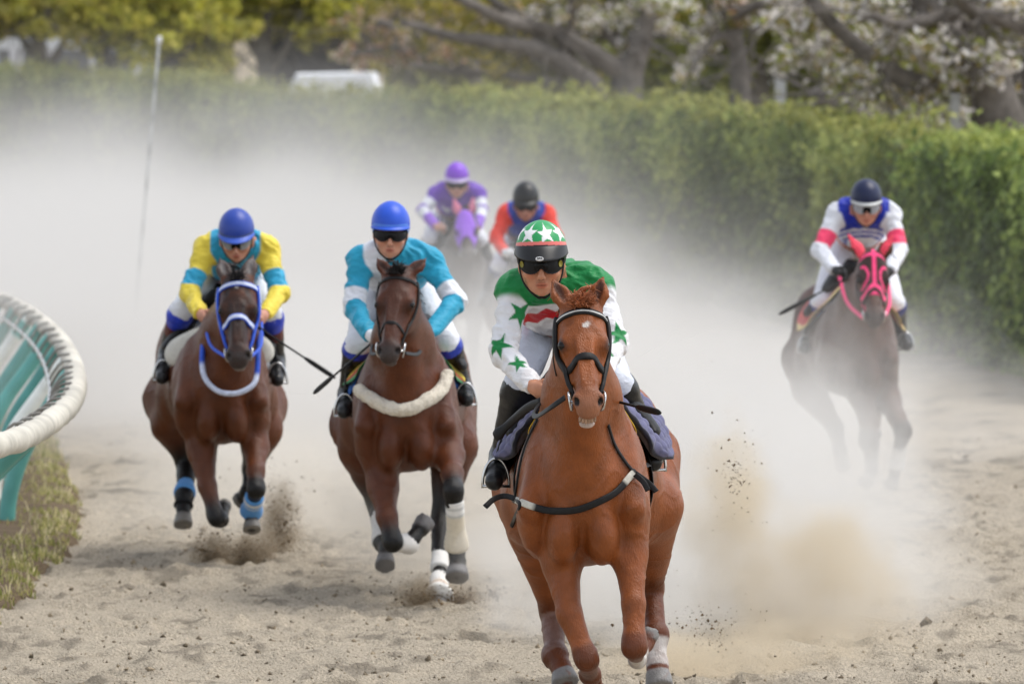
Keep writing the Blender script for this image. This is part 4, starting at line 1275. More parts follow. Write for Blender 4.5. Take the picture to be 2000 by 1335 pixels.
def build_rider(s):
    """s: measured joints of one crouching jockey and the colours of the silks"""
    D = s['D']
    base = np.array([at(*s['pelvis'][:2], D)[0], D + 1.0, 0])
    root = empty('person', base)
    tag(root, s['label'], 'person', 'jockeys riding in the race')
    r = Horse(); r.root, r.base, r.s = root, base, s
    def L(px, py, v): return at(px, py, D + v) - base
    J = {k: [L(*p) for p in v] if isinstance(v, list) else L(*v) for k, v in s['J'].items()}
    pel = L(*s['pelvis'])
    r.J = J
    sh, el, wr, kn, an, toe = J['sh'], J['el'], J['wr'], J['kn'], J['an'], J['toe']
    eye = L(*s['eye'])
    hs_ = s.get('hs', 1.12)
    # head frame: lateral, up, front
    fr = nrm(np.array(s.get('look', (0, -1, -.05)), float))
    up = nrm(np.array(s.get('headup', (0, 0, 1)), float)); up = nrm(up - fr * (up @ fr))
    la = np.cross(up, fr); la = la if la[0] > 0 else -la
    Rm = np.stack([la, up, fr], 1)
    org = eye - fr * .085 * hs_
    def Hd(l, u, f): return org + hs_ * (l * la + u * up + f * fr)
    def Hinv(V): return (V - org) @ Rm / hs_
    r.Hd = Hd
    def he(l, u, f, rl, ru, rf, k=.02, t='head'): return ell(Hd(l, u, f), np.array((rl, ru, rf)) * hs_, Rm, k * hs_, t)
    def hc(p, q, a, b, k=.015, t='head'): return cap(Hd(*p), Hd(*q), a * hs_, b * hs_, k * hs_, t)
    HP = [he(0, .05, -.02, .078, .10, .10, .03), he(0, -.035, .03, .066, .085, .055, .03),
          he(0, -.08, .035, .050, .042, .048, .02), he(0, -.106, .066, .021, .017, .017, .018),
          hc((0, .005, .088), (0, -.040, .112), .009, .0125, .012), he(0, -.046, .106, .019, .009, .012, .008),
          he(0, -.071, .089, .024, .0065, .010, .006), he(0, -.0835, .087, .020, .0075, .010, .006), he(0, -.09, .07, .03, .012, .015, .012)]
    for g in (-1, 1):
        HP += [he(g * .048, -.036, .058, .024, .022, .024, .02), hc((g * .015, .022, .088), (g * .05, .024, .068), .010, .009, .012),
               he(g * .030, -.002, .078, .014, .009, .01, .01), he(g * .084, -.012, -.012, .011, .032, .021, .012),
               hc((g * .058, -.045, .0), (g * .04, -.095, .03), .018, .014, .02)]
    mid = .5 * (sh[0] + sh[1])
    chest = mid * .72 + pel * .28
    ax = nrm(pel - mid)
    lat = nrm(sh[1] - sh[0])
    dor = np.cross(ax, lat); dor = dor if dor[2] > 0 else -dor
    Rc = np.stack([lat, ax, dor], 1)
    sw = np.linalg.norm(sh[1] - sh[0])
    NP = [cap(Hd(0, -.07, -.035), mid + dor * .02 + ax * .03, .058, .065, .04, 'neck')]
    hips = [pel + np.array([g * .105, 0, -.02]) for g in (-1, 1)]
    TP = [ell(chest, (sw * .46, .25, .135), Rc, .08, 'torso'),
          cap(chest, pel, .15, .15, .08, 'torso', lat, 1.15),
          cap(sh[0] * .8 + sh[1] * .2 + dor * .03, sh[1] * .8 + sh[0] * .2 + dor * .03, .085, .085, .06, 'torso')]
    AP = []
    for i in (0, 1):
        AP += [ell(sh[i], .066, k=.06, tag='arm'), cap(sh[i], el[i], .056, .045, .04, 'arm'), cap(el[i], wr[i], .045, .030, .03, 'arm')]
    PP = [ell(pel, (.165, .17, .155), k=.06, tag='leg')]
    BP = []
    for i in (0, 1):
        PP += [cap(hips[i], kn[i], .108, .060, .06, 'leg'), cap(kn[i], kn[i] * .8 + an[i] * .2, .060, .058, .03, 'leg')]
        BP += [cap(kn[i] * .72 + an[i] * .28, an[i], .056, .040, .03, 'shin')]
        heel = an[i] + (an[i] - toe[i]) * .28 + np.array([0, 0, -.045])
        BP += [cap(heel, toe[i] * .6 + an[i] * .4 + np.array([0, 0, -.01]), .036, .042, .03, 'foot'), cap(an[i] + np.array([0, 0, -.01]), toe[i], .040, .031, .03, 'foot')]
    hp, hcen = [], []
    for i, g in ((0, 1), (1, -1)):
        d = J['hand'][i] - wr[i] if 'hand' in J else wr[i] - el[i]
        ps, c = hand_prims(wr[i], nrm(d), np.array([g * 1.0, -.2, 0]), None, 1, s=s.get('hand_s', 1.05))
        hp += ps; hcen.append(c)
    r.hands = hcen
    # the body in one piece
    vox = s.get('vox', .008)
    allp = HP + NP + TP + AP + PP + BP + hp
    V, Fq = field_mesh(allp, vox)
    if vox < .006: V = smooth_mesh(V, Fq, 1, .4)
    skin = np.asarray(s.get('skin', srgb(205, 150, 122)))
    C = np.tile(skin, (len(V), 1)) * (1 + .06 * vnoise(V, 18, 2)[:, None])
    Q = Hinv(V)
    hd = np.full(len(V), 9.0)
    for p in HP: hd = np.minimum(hd, p.dist(V))
    on = (hd < .01) & (Q[:, 2] > .05)
    lip = on * (1 - sstep(np.hypot(Q[:, 0] / .027, (Q[:, 1] + .078) / .0125), .75, 1.1))
    C = mixcv(C, skin * np.array([.80, .48, .46]), lip * .75)
    C = mixcv(C, skin * np.array([.28, .16, .16]), on * (1 - sstep(np.hypot(Q[:, 0] / .022, (Q[:, 1] + .0775) / .0032), .6, 1.1)) * .85)
    for g in (-1, 1):
        C = mixcv(C, skin * .3, on * (1 - sstep(np.hypot((Q[:, 0] - g * .009) / .0055, (Q[:, 1] + .053) / .004), .6, 1.1)))
        C = mixcv(C, np.array([.02, .013, .01]), on * (1 - sstep(np.hypot((Q[:, 0] - g * .034) / .022, (Q[:, 1] - .026) / .0045), .7, 1.1)) * .8)
        C = mixcv(C, skin * np.array([1.05, .72, .68]), on * (1 - sstep(np.hypot((Q[:, 0] - g * .045) / .025, (Q[:, 1] + .04) / .025), .2, 1.1)) * .35)
    C = mixcv(C, np.array([.015, .011, .009]), (hd < .01) * sstep(-Q[:, 2], .0, .03) * sstep(Q[:, 1], -.06, -.03))     # hair at the back
    if 'beard' in s: C = mixcv(C, np.array([.06, .045, .035]), on * sstep(-Q[:, 1], .05, .075) * s['beard'])
    gl = s.get('glove')
    if gl is not None:
        gd = tag_dist(hp, V, 'hand')
        C = mixcv(C, gl, 1 - sstep(gd, .004, .012))
    r.body = mesh_obj('body', V, Fq, M_SKIN, root, C)
    # jersey
    e = s.get('puff', .013)
    JP = [p.inflated(e) for p in TP + AP] + [cap(mid + dor * .03, Hd(0, -.10, -.03), .07, .058, .05, 'torso')]
    hem = mid + ax * s.get('hem', .40)
    def clipj(G):
        d = (G - hem) @ ax - .0
        for i in (0, 1):
            f = nrm(wr[i] - el[i])
            m = np.linalg.norm(G - wr[i], axis=-1) < .12
            d = np.where(m, np.maximum(d, (G - (wr[i] - f * .005)) @ f), d)
        return d
    jv = s.get('jvox', vox)
    V, Fq = field_mesh(JP, jv, clipj)
    N = vnormals(V, Fq)
    sc_ = np.array([1, 1, 1])
    # folds: across the elbows, and lengthwise on the back
    w1 = vnoise(V * np.array([1, 1, 2.2]), 9, 2) ; w2 = 1 - np.abs(vnoise((V + .10 * vnoise(V, 5)[:, None]) * np.array([1, 1, 1.5]), 11, 2, 5.1)) * 3
    V = V + N * (.0045 * w1 + .010 * np.clip(w2, -1, 1) * s.get('fold', 1))[:, None]
    V = smooth_mesh(V, Fq, 1, .5)
    ct = [chain_t(V, [sh[i], el[i], wr[i]]) for i in (0, 1)]
    tors = np.full(len(V), 9.0)
    for p in JP:
        if p.tag == 'torso': tors = np.minimum(tors, p.dist(V))
    side = np.where(ct[0][0] < ct[1][0], 0, 1)
    dA = np.minimum(ct[0][0], ct[1][0]); T = np.where(side == 0, ct[0][1], ct[1][1])
    Qt = (V - mid) @ Rc                       # lateral, along the back, dorsal
    armd = np.full(len(V), 9.0)
    for p in JP:
        if p.tag == 'arm': armd = np.minimum(armd, p.dist(V))
    C = s['silk'](dict(V=V, armd=armd, side=side, dA=dA, T=T, tors=tors, Q=Qt, sw=sw, N=N, sh=sh, el=el, wr=wr))
    r.jersey = mesh_obj('jersey', V, Fq, M_SILK, root, C)
    # breeches
    PQ = [p.inflated(.013) for p in PP] + [ell(pel * .75 + chest * .25, (.16, .16, .14), k=.06, tag='leg')]
    V, Fq = field_mesh(PQ, max(vox, .009))
    N = vnormals(V, Fq)
    V = V + N * (.005 * vnoise(V * np.array([1, 1, 1.8]), 10, 2))[:, None]
    C = np.tile(np.asarray(s.get('breech', (.74, .76, .82))), (len(V), 1))
    mesh_obj('breeches', V, Fq, M_SILK, root, C)
    # boots, one each
    for i in (0, 1):
        BB = [cap(kn[i] * 1.1 - an[i] * .1, kn[i] * .9 + an[i] * .1, .076, .078, .03, 'b'), cap(kn[i] * .9 + an[i] * .1, an[i], .080, .050, .03, 'b')] + [p.inflated(.011) for p in BP[i * 3 + 1:i * 3 + 3]]
        dsh = nrm(an[i] - kn[i]); topc = kn[i] * .98 + an[i] * .02 + np.array([0, 0, s.get('boot_top', .045)])
        heel = an[i] + (an[i] - toe[i]) * .28 + np.array([0, 0, -.045])
        BB.append(cap(heel + np.array([0, 0, -.02]), heel + np.array([0, 0, -.045]), .036, .034, .012, 'b'))
        V, Fq = field_mesh(BB, max(vox, .009), lambda G: -((G - topc) @ dsh))
        N = vnormals(V, Fq)
        V = V + N * (.003 * vnoise(V * np.array([1, 1, 2.5]), 16, 2))[:, None]
        tt = (V - kn[i]) @ (an[i] - kn[i]) / ((an[i] - kn[i]) @ (an[i] - kn[i]))
        C = np.tile(np.asarray(s.get('boot', (.012, .012, .013))), (len(V), 1))
        fd = np.full(len(V), 9.0); sd_ = BB[1].dist(V)
        for p in BP[i * 3 + 1:i * 3 + 3]: fd = np.minimum(fd, p.dist(V))
        for (t0, t1, c) in s.get('boot_bands', []):
            C = mixcv(C, c, ((tt > t0) & (tt < t1) & (sd_ < fd)).astype(float))
        if 'foot_col' in s:
            fd = np.full(len(V), 9.0)
            for p in BP[i * 3 + 1:i * 3 + 3]: fd = np.minimum(fd, p.dist(V))
            C = mixcv(C, s['foot_col'], (1 - sstep(fd, .012, .018)) * sstep(tt, .86, .95))
        mesh_obj('boot', V, Fq, M_BOOT, root, C)
    # helmet
    nt, na = 80, 160
    vs, cs = [], []
    for i in range(nt):
        t = i / (nt - 1)
        for j in range(na):
            th = 2 * math.pi * j / na
            cf = math.cos(th)
            low = .030 if cf > 0 else .030 - .055 * min(1, -cf * 1.6)
            low = .030 * sstep(np.array(cf), -.1, .6) + (-.022) * (1 - sstep(np.array(cf), -.1, .6))
            c0 = .050
            ulow = low - c0
            phm = math.pi / 2 + math.asin(np.clip(-ulow / .120, -1, 1))
            ph = phm * t
            pk = 1 + .012 * math.exp(-(t * 7) ** 2)
            l = .103 * math.sin(ph) * math.sin(th); f = .128 * math.sin(ph) * cf - .012; u = c0 + .120 * math.cos(ph) * pk
            vs.append(Hd(l, u, f)); cs.append(s['helm'](l, u, f, th, t))
    inn = [Hd(0, .05, -.012) + (v - Hd(0, .05, -.012)) * .93 for v in vs]
    fs = []
    n = nt * na
    for i in range(nt - 1):
        for j in range(na):
            j2 = (j + 1) % na
            fs.append((i * na + j, (i + 1) * na + j, (i + 1) * na + j2, i * na + j2))
            if i > nt - 8: fs.append((n + i * na + j, n + i * na + j2, n + (i + 1) * na + j2, n + (i + 1) * na + j))
    for j in range(na):
        j2 = (j + 1) % na
        fs.append(((nt - 1) * na + j, n + (nt - 1) * na + j, n + (nt - 1) * na + j2, (nt - 1) * na + j2))
    helmet = mesh_obj('helmet', vs + inn, fs, M_HELMET, root, cs + cs)
    r.helmet = helmet
    # peak
    pk = s.get('peak')
    if pk:
        n1, n2 = 40, 12
        def surf(lift):
            out = []
            for i in range(n1):
                th = math.radians(-78 + 156 * i / (n1 - 1))
                e = max(0.0, math.cos(th * .9)) ** .6
                for j in range(n2):
                    q = j / (n2 - 1)
                    ext = q * pk['len'] * e
                    l = (.104 + ext * .25) * math.sin(th); f = (.127 + ext) * math.cos(th) - .010
                    u = pk['u'] - pk['drop'] * (q ** 1.2) * e - .010 * (1 - math.cos(th)) + lift
                    out.append(Hd(l, u, f))
            return out
        a, b = surf(.006), surf(.001)
        m_ = n1 * n2; fs = []
        for i in range(n1 - 1):
            for j in range(n2 - 1):
                q = [i * n2 + j, (i + 1) * n2 + j, (i + 1) * n2 + j + 1, i * n2 + j + 1]
                fs += [tuple(q), tuple(m_ + x for x in q[::-1])]
            fs.append((i * n2 + n2 - 1, (i + 1) * n2 + n2 - 1, m_ + (i + 1) * n2 + n2 - 1, m_ + i * n2 + n2 - 1))
        mesh_obj('peak', a + b, fs, M_HELMET, helmet, np.tile(np.asarray(pk['col']), (2 * m_, 1)))
    # goggles: frame of black rubber and one wide lens
    n1, n2 = 37, 9
    def gog(l, off):
        out = []
        for i in range(n1):
            x = -1 + 2 * i / (n1 - 1)
            th = math.radians(66 * x)
            top = .024 - .004 * x * x
            bot = -.026 - .006 * math.exp(-((abs(x) - .45) / .25) ** 2) + .017 * math.exp(-(x / .14) ** 2) + .010 * max(0, abs(x) - .7) / .3
            for j in range(n2):
                q = j / (n2 - 1)
                q_ = .5 + (q - .5) * l
                u = top * (1 - q_) + bot * q_
                bulge = .004 * math.sin(math.pi * q)
                out.append(Hd((.080 + off + bulge) * math.sin(th) * (l if l < 1 else 1), u, (.098 + off + bulge) * math.cos(th) + .004))
        return out
    ms = n1 * n2
    fs = []
    for i in range(n1 - 1):
        for j in range(n2 - 1):
            q = [i * n2 + j, i * n2 + j + 1, (i + 1) * n2 + j + 1, (i + 1) * n2 + j]
            fs += [tuple(q), tuple(ms + x for x in q[::-1])]
    for i in range(n1 - 1):
        for j in (0, n2 - 1):
            q = (i * n2 + j, (i + 1) * n2 + j, ms + (i + 1) * n2 + j, ms + i * n2 + j)
            fs.append(q if j else q[::-1])
    go = mesh_obj('goggles', gog(1, .010) + gog(1, .0), fs, M_LEATHER, root, np.tile(np.asarray(s.get('gog', (.010, .010, .011))), (2 * ms, 1)))
    mesh_obj('lens', gog(.82, .0125) + gog(.82, .004), fs, M_LENS, go)
    for g in (-1, 1):
        m = MB()
        path = resample([Hd(g * .078, .004, .045), Hd(g * .093, .010, .0), Hd(g * .095, .014, -.05)], 10)
        m.ribbon(path, np.tile(la * g, (10, 1)), .024, .003, (.012, .012, .013)); m.build('strap', M_CLOTH, go)
    m = MB()
    for g in (-1, 1):
        path = resample([Hd(g * .09, .03, .03), Hd(g * .082, -.04, .035), Hd(g * .060, -.09, .045), Hd(g * .02, -.128, .052), Hd(0, -.131, .053)], 20)
        m.ribbon(path, np.tile(la * g * .8 + fr * .5, (20, 1)), .013, .003, s.get('chin', (.012, .012, .012)))
    m.build('chin_strap', M_CLOTH, helmet)
    return r

def whip(p0, p1, flap, col, label, group='riding whips held by the jockeys'):
    """thin shaft with a padded end; held in the hand"""
    p0, p1 = np.asarray(p0), np.asarray(p1)
    base = p0
    root = empty('riding_whip', base); tag(root, label, 'whip', group)
    d = p1 - p0
    m = MB()
    t = np.linspace(0, 1 - flap, 14)
    m.tube(d * t[:, None], .0075 - .002 * t, 8, col); m.build('shaft', M_LEATHER, root)
    m = MB()
    t = np.linspace(1 - flap - .02, 1, 12)
    m.tube(d * t[:, None], .016 * np.array([.5, .8, .9, 1, 1, 1, 1, 1, 1, .95, .8, .35]), 8, np.asarray(col) * 1.3, flat=.6); m.build('padded_flap', M_LEATHER, root)
    m = MB(); t = np.linspace(-.22, .03, 10)
    m.tube(d * t[:, None], .011, 8, np.asarray(col) * .8); m.build('grip', M_LEATHER, root)
    return root
# ------------------------------------------------------------------ the front horse and its rider
WHITE = np.array([.80, .80, .82]); BLACK = np.array([.012, .012, .013])
h1 = build_horse(dict(
    label='chestnut horse with a black bridle and breastplate galloping nearest the camera', D=28.0, chest=1137, hip=1139, vox=.010,
    poll=(1134, 592, -.25), muz=(1151, 792, -.62), lat=(1, .06, -.02),
    ears=[(1078, 544, -.20), (1178, 540, -.20)], mouth=.050, ear_w=1.0, lip=srgb(205, 190, 182),
    coat=srgb(134, 73, 34), dark=srgb(84, 43, 24), points=srgb(84, 43, 25), muzzle=srgb(150, 108, 86), muzzle_amt=.55, points_amt=.75,
    star=(.012, .155, .016), black_from=.35, ear_in=srgb(70, 36, 20),
    knee=dict(fl=3, fr=3, hl=2, hr=2),
    legs=dict(
        fl=[(1085, 1010, .18, .12), (1097, 1100, .12, .082), (1112, 1200, -.02, .060), (1146, 1287, -.10, .053), (1152, 1316, .22, .042), (1160, 1330, .32, .038), (1166, 1352, .40, .056)],
        fr=[(1215, 1000, .18, .12), (1230, 1085, .10, .078), (1238, 1180, -.04, .054), (1239, 1262, -.12, .053), (1245, 1287, .26, .038), (1262, 1258, .40, .034), (1270, 1230, .44, .042)],
        hl=[(1035, 960, 1.55, .18), (1045, 1040, 1.35, .12), (1080, 1195, 1.62, .060), (1084, 1278, 1.42, .054), (1096, 1302, 1.36, .048), (1105, 1333, 1.30, .064)],
        hr=[(1250, 900, 1.60, .20), (1270, 990, 1.30, .15), (1270, 1150, 1.66, .062), (1280, 1240, 1.48, .056), (1283, 1295, 1.42, .048), (1288, 1340, 1.36, .064)]),
    socks=dict(fr=[(3.55, 4.6, (.62, .6, .56), .9)], hr=[(3.1, 4.2, (.62, .58, .55), .95)], hl=[(2.1, 3.2, (.42, .33, .30), .28)]),
    hoof=(128, 126, 124)))
add_eyes_mane_tail(h1, srgb(160, 96, 60), forelock=260, mane_side=-1)

# bridle
STR = np.array([.014, .013, .013])
m = MB()
bb = h1.loop_h(m, .075, .10, .032, .008, STR, 36, half=True, cn=-.05)
m.build('browband', M_LEATHER, h1.root)
m = MB()
h1.loop_h(m, .075, .10, .010, .0095, (.62, .62, .6), 36, half=True, cn=-.05)
m.build('browband_trim', M_CLOTH, h1.root)
m = MB(); h1.loop_h(m, .355, -.25, .036, .012, STR, 48, cn=-.08); m.build('noseband', M_LEATHER, h1.root)
for g in (-1, 1):
    m = MB()
    h1.strap_h(m, [(g * .10, .05, -.05), (g * .13, .16, -.06), (g * .14, .27, -.085), (g * .115, .36, -.085), (g * .09, .43, -.09), (g * .075, .485, -.095)], .024, .017, STR, off=.002)
    h1.strap_h(m, [(g * .10, .06, -.09), (g * .13, .20, -.11), (g * .13, .29, -.11), (g * .10, .36, -.10)], .020, .012, STR, off=.001)
    h1.strap_h(m, [(g * .09, .02, -.03), (g * .10, .0, -.1), (g * .10, .12, -.2), (g * .05, .2, -.27)], .014, .005, STR)
    m.build('cheek_strap', M_LEATHER, h1.root)
# lower teeth
m = MB()
for i in range(6):
    x = -.030 + i * .012
    c = h1.H(x, .598 - .008 * (x / .03) ** 2, -.126)
    an = np.linspace(0, 1, 5)
    m.tube(np.array([c + h1.sc * (.034 * t - .008) * h1.Rm[:, 2] for t in an]), np.array([.006, .0076, .0078, .0072, .005]), 6, srgb(178, 146, 124) * (.8 + .08 * ((i * 7) % 5)))
m.build('teeth', make_mat('teeth', .3, noise=(60, .15)), h1.root)

# breastplate
m = MB()
h1.strap_px(m, [(1006, 973), (1020, 981), (1050, 993), (1090, 998), (1135, 993), (1180, 973), (1206, 956), (1231, 929), (1238, 922)], .032, .008, STR, 40, .010,
            cols=[srgb(196, 192, 180) if (2.5 < i < 8.5 or 31 < i < 37) else STR for i in range(40)])
m.build('breast_strap', M_LEATHER, h1.root)
for w_, pts in ((.016, [(1052, 818), (1032, 860), (1018, 905), (1008, 972)]), (.016, [(1186, 830), (1198, 868), (1218, 900), (1236, 922)]), (.02, [(1007, 974), (1018, 985), (1008, 1008), (1001, 1026)])):
    m = MB(); h1.strap_px(m, pts, w_, .007, STR, 24, .004); m.build('shoulder_strap', M_LEATHER, h1.root)
for pts in ([(1006, 973, .06), (985, 968, .10), (965, 974, .05), (947, 990, .0)], [(1238, 922, .05), (1258, 936, .02), (1272, 948, .04), (1282, 960, .0)],
            [(1238, 922, .05), (1252, 912, .20), (1268, 906, .45)], [(1240, 926, .02), (1256, 940, -.01), (1266, 958, -.02)]):
    p = resample([h1.L(*q) for q in pts], 12)
    m = MB(); m.ribbon(p, np.tile([0, -1, .25], (12, 1)), .026, .005, STR); m.build('strap_end', M_LEATHER, h1.root)

def quiltc(u, w):
    c = srgb(104, 104, 136)
    if abs(w) > .97 or u < .03: c = srgb(40, 40, 52)
    return c
pad(h1, 'saddle_cloth', .40, 1.15, 1.55, .030, .05, quiltc, M_CLOTH, quilt=.020, ns=44, nphi=130, flare=.03)
pad(h1, 'number_cloth', .30, 1.0, 1.16, .010, .016, lambda u, w: srgb(226, 190, 70), M_CLOTH, ns=14, nphi=60)
m = MB()
pts = []
for q in np.linspace(-1, 1, 40):
    ph = q * 2.2
    c = h1.B(0, .70 - .06 * abs(q), 1.22); d = np.array([math.sin(ph), 0, math.cos(ph)])
    loc, nn, ii, dist = h1.bvh.ray_cast(Vector(c + d * 1.2), Vector(-d))
    if loc is None: continue
    pts.append((np.array(loc) + d * .006, d))
m.ribbon(np.array([p for p, _ in pts]), np.array([q for _, q in pts]), .10, .006, STR)
m.build('girth', M_LEATHER, h1.root)

GREEN = srgb(22, 128, 66)
def silk1(d):
    V, T, side, Q = d['V'], d['T'], d['side'], d['Q']
    n = len(V)
    C = np.tile(WHITE, (n, 1))
    # arms: white with green stars
    for i in (0, 1):
        for (t, ph, r_) in ((.40, -.75 if i == 0 else .7, .072), (.98, .45 if i == 0 else -.5, .070), (1.55, -.45 if i == 0 else .4, .066)):
            a, b = (d['sh'][i], d['el'][i]) if t <= 1 else (d['el'][i], d['wr'][i])
            tt = t if t <= 1 else t - 1
            c = a + (b - a) * tt
            ax_ = nrm(b - a)
            rt = nrm(np.cross(ax_, [0, -1, 0])); fw = np.cross(rt, ax_)
            if fw[1] > 0: fw = -fw
            q = V - c
            x, y = q @ rt, q @ ax_
            ang = np.arctan2(x, np.maximum(q @ fw, -9)) - ph
            ang = (ang + math.pi) % (2 * math.pi) - math.pi
            sd = star_sdf(ang * .068, -y, r_, .3 + i)
            m_ = (side == i) & (np.linalg.norm(q, axis=1) < .2) & (np.abs(ang) < 1.9)
            C = mixcv(C, GREEN, m_ * (1 - sstep(sd, -.0035, .003)))
    # body: green yoke running over the shoulders, white below with a red band
    da = d['tors'] - d['armd']
    off = 1 - sstep(da, -.008, .004) * sstep(T, .10, .22)
    C = mixcv(C, GREEN, off * (1 - sstep(-Q[:, 2], .070, .076)))
    wob = .014 * np.abs((Q[:, 0] * 22) % 2 - 1)
    C = mixcv(C, srgb(196, 36, 42), off * sstep(-Q[:, 2] - wob, .084, .088) * (1 - sstep(-Q[:, 2] - wob, .118, .122)))
    return C
def helm1(l, u, f, th, t):
    band = .074 + .018 * (f / .12)
    if u > band + .010:
        for k in range(7):                                   # stars round the crown
            a0 = math.radians(-36 + 51.43 * k)
            da = (th - a0 + math.pi) % (2 * math.pi) - math.pi
            if abs(da) < .6 and star_sdf(np.array([da * .096]), np.array([(u - .126) * 1.15]), .047, .08)[0] < 0: return (.82, .82, .82)
        return srgb(44, 152, 88)
    if u > band - .005: return srgb(228, 118, 112)
    return (.012, .012, .013)
r1 = build_rider(dict(
    label='jockey in a green cap with white stars and star sleeved white and green silks', D=28.0, vox=.006, jvox=.007,
    pelvis=(1096, 606, 1.38), eye=(1057, 519, .40), hs=1.16, look=(-.02, -1, -.10), headup=(-.02, 0, 1),
    skin=srgb(196, 138, 108),
    J=dict(sh=[(1003, 572, .62), (1163, 560, .62)], el=[(984, 690, .48), (1200, 668, .50)], wr=[(1044, 756, .22), (1168, 742, .22)],
           hand=[(1075, 776, .12), (1135, 770, .10)],
           kn=[(1016, 752, .62), (1206, 750, .62)], an=[(979, 885, .86), (1268, 868, .92)], toe=[(965, 940, .60), (1276, 903, .66)]),
    silk=silk1, helm=helm1, peak=dict(u=.076, len=.050, drop=.052, col=(.013, .013, .014)), breech=(.66, .70, .80),
    foot_col=(.02, .022, .025)))
# round vents on the goggles, maker's oval on the peak
for g in (-1, 1):
    m = MB(); an = np.linspace(0, 2 * math.pi, 16, endpoint=False)
    c = r1.Hd(g * .074, .006, .070); nx = nrm(r1.Hd(g * 1, 0, .9) - r1.Hd(0, 0, 0))
    t1 = nrm(np.cross(nx, [0, 0, 1])); t2 = np.cross(nx, t1)
    vs = [c + nx * .006 + .013 * (math.cos(a) * t1 + 1.2 * math.sin(a) * t2) for a in an] + [c - nx * .01 + .013 * (math.cos(a) * t1 + 1.2 * math.sin(a) * t2) for a in an]
    m.add(vs, [tuple(range(16))] + [(i, (i + 1) % 16, 16 + (i + 1) % 16, 16 + i) for i in range(16)], srgb(150, 140, 60))
    gob = [o for o in r1.root.children if o.name.startswith('goggles')][0]
    m.build('vent', M_LEATHER, gob)
oval_c = r1.Hd(-.004, .040, .172)
nx = nrm(np.array([0, -1, .35])); t1 = np.array([1.0, 0, 0]); t2 = np.cross(t1, nx); t2 = t2 if t2[2] > 0 else -t2
m = MB(); an = np.linspace(0, 2 * math.pi, 24, endpoint=False)
vs = [oval_c + .0185 * math.cos(a) * t1 + .0095 * math.sin(a) * t2 for a in an]; vs += [v - nx * .012 for v in vs]
m.add(vs, [tuple(range(24))] + [(i, (i + 1) % 24, 24 + (i + 1) % 24, 24 + i) for i in range(24)], (.75, .75, .75))
pk_o = [o for o in r1.helmet.children if o.name.startswith('peak')][0]
m.build('maker_oval', M_CLOTH, r1.helmet, smooth=False)
fc = bpy.data.curves.new('maker_letters', 'FONT'); fc.body = 'GPA'; fc.size = .0135; fc.align_x = 'CENTER'; fc.align_y = 'CENTER'; fc.extrude = .0006; fc.offset = .0004
fo = bpy.data.objects.new('maker_letters', fc); COL.objects.link(fo); fo.parent = r1.helmet
fo.matrix_local = Matrix(np.vstack([np.column_stack([t1, t2, np.cross(t1, t2), oval_c + nx * .0015]), [0, 0, 0, 1]]).tolist())
fc.materials.append(make_mat('ink', .5, base=(.02, .02, .02)))
bpy.context.view_layer.update()
fm = bpy.data.meshes.new_from_object(fo.evaluated_get(bpy.context.evaluated_depsgraph_get()))
fl_ = bpy.data.objects.new('maker_letters', fm); COL.objects.link(fl_); fl_.parent = r1.helmet; fl_.matrix_local = fo.matrix_local.copy()
bpy.data.objects.remove(fo); fl_.name = 'maker_letters'
def dig(h, r, k): return r.hands[k] + r.base - h.base
bit_and_reins(h1, [dig(h1, r1, 0) + np.array([.02, -.03, -.02]), dig(h1, r1, 1) + np.array([-.02, -.03, -.02])], STR, .026, .042,
              paths=[[h1.L(1104, 776, -.52), h1.L(1074, 797, -.45), h1.L(1049, 813, -.22), h1.L(1043, 806, -.02), h1.L(1056, 786, .10)], None])
saddle(h1, (.014, .014, .015), [r1.J['toe'][i] * .75 + r1.J['an'][i] * .25 + r1.base - h1.base + np.array([0, 0, -.05]) for i in (0, 1)], STR)
m = MB()
p = resample([h1.L(1060, 783, .10), h1.L(1030, 796, .22), h1.L(1000, 822, .36), h1.L(968, 852, .42)], 16)
m.tube(p, np.array([.022] * 13 + [.026, .034, .026]), 10, STR, flat=.6)
m.build('rein_bight', M_LEATHER, h1.root)
whip(at(1160, 772, 28.22), at(1291, 806, 27.75), .34, (.013, .013, .013), 'black whip of the green capped jockey pointing right behind the horse head')
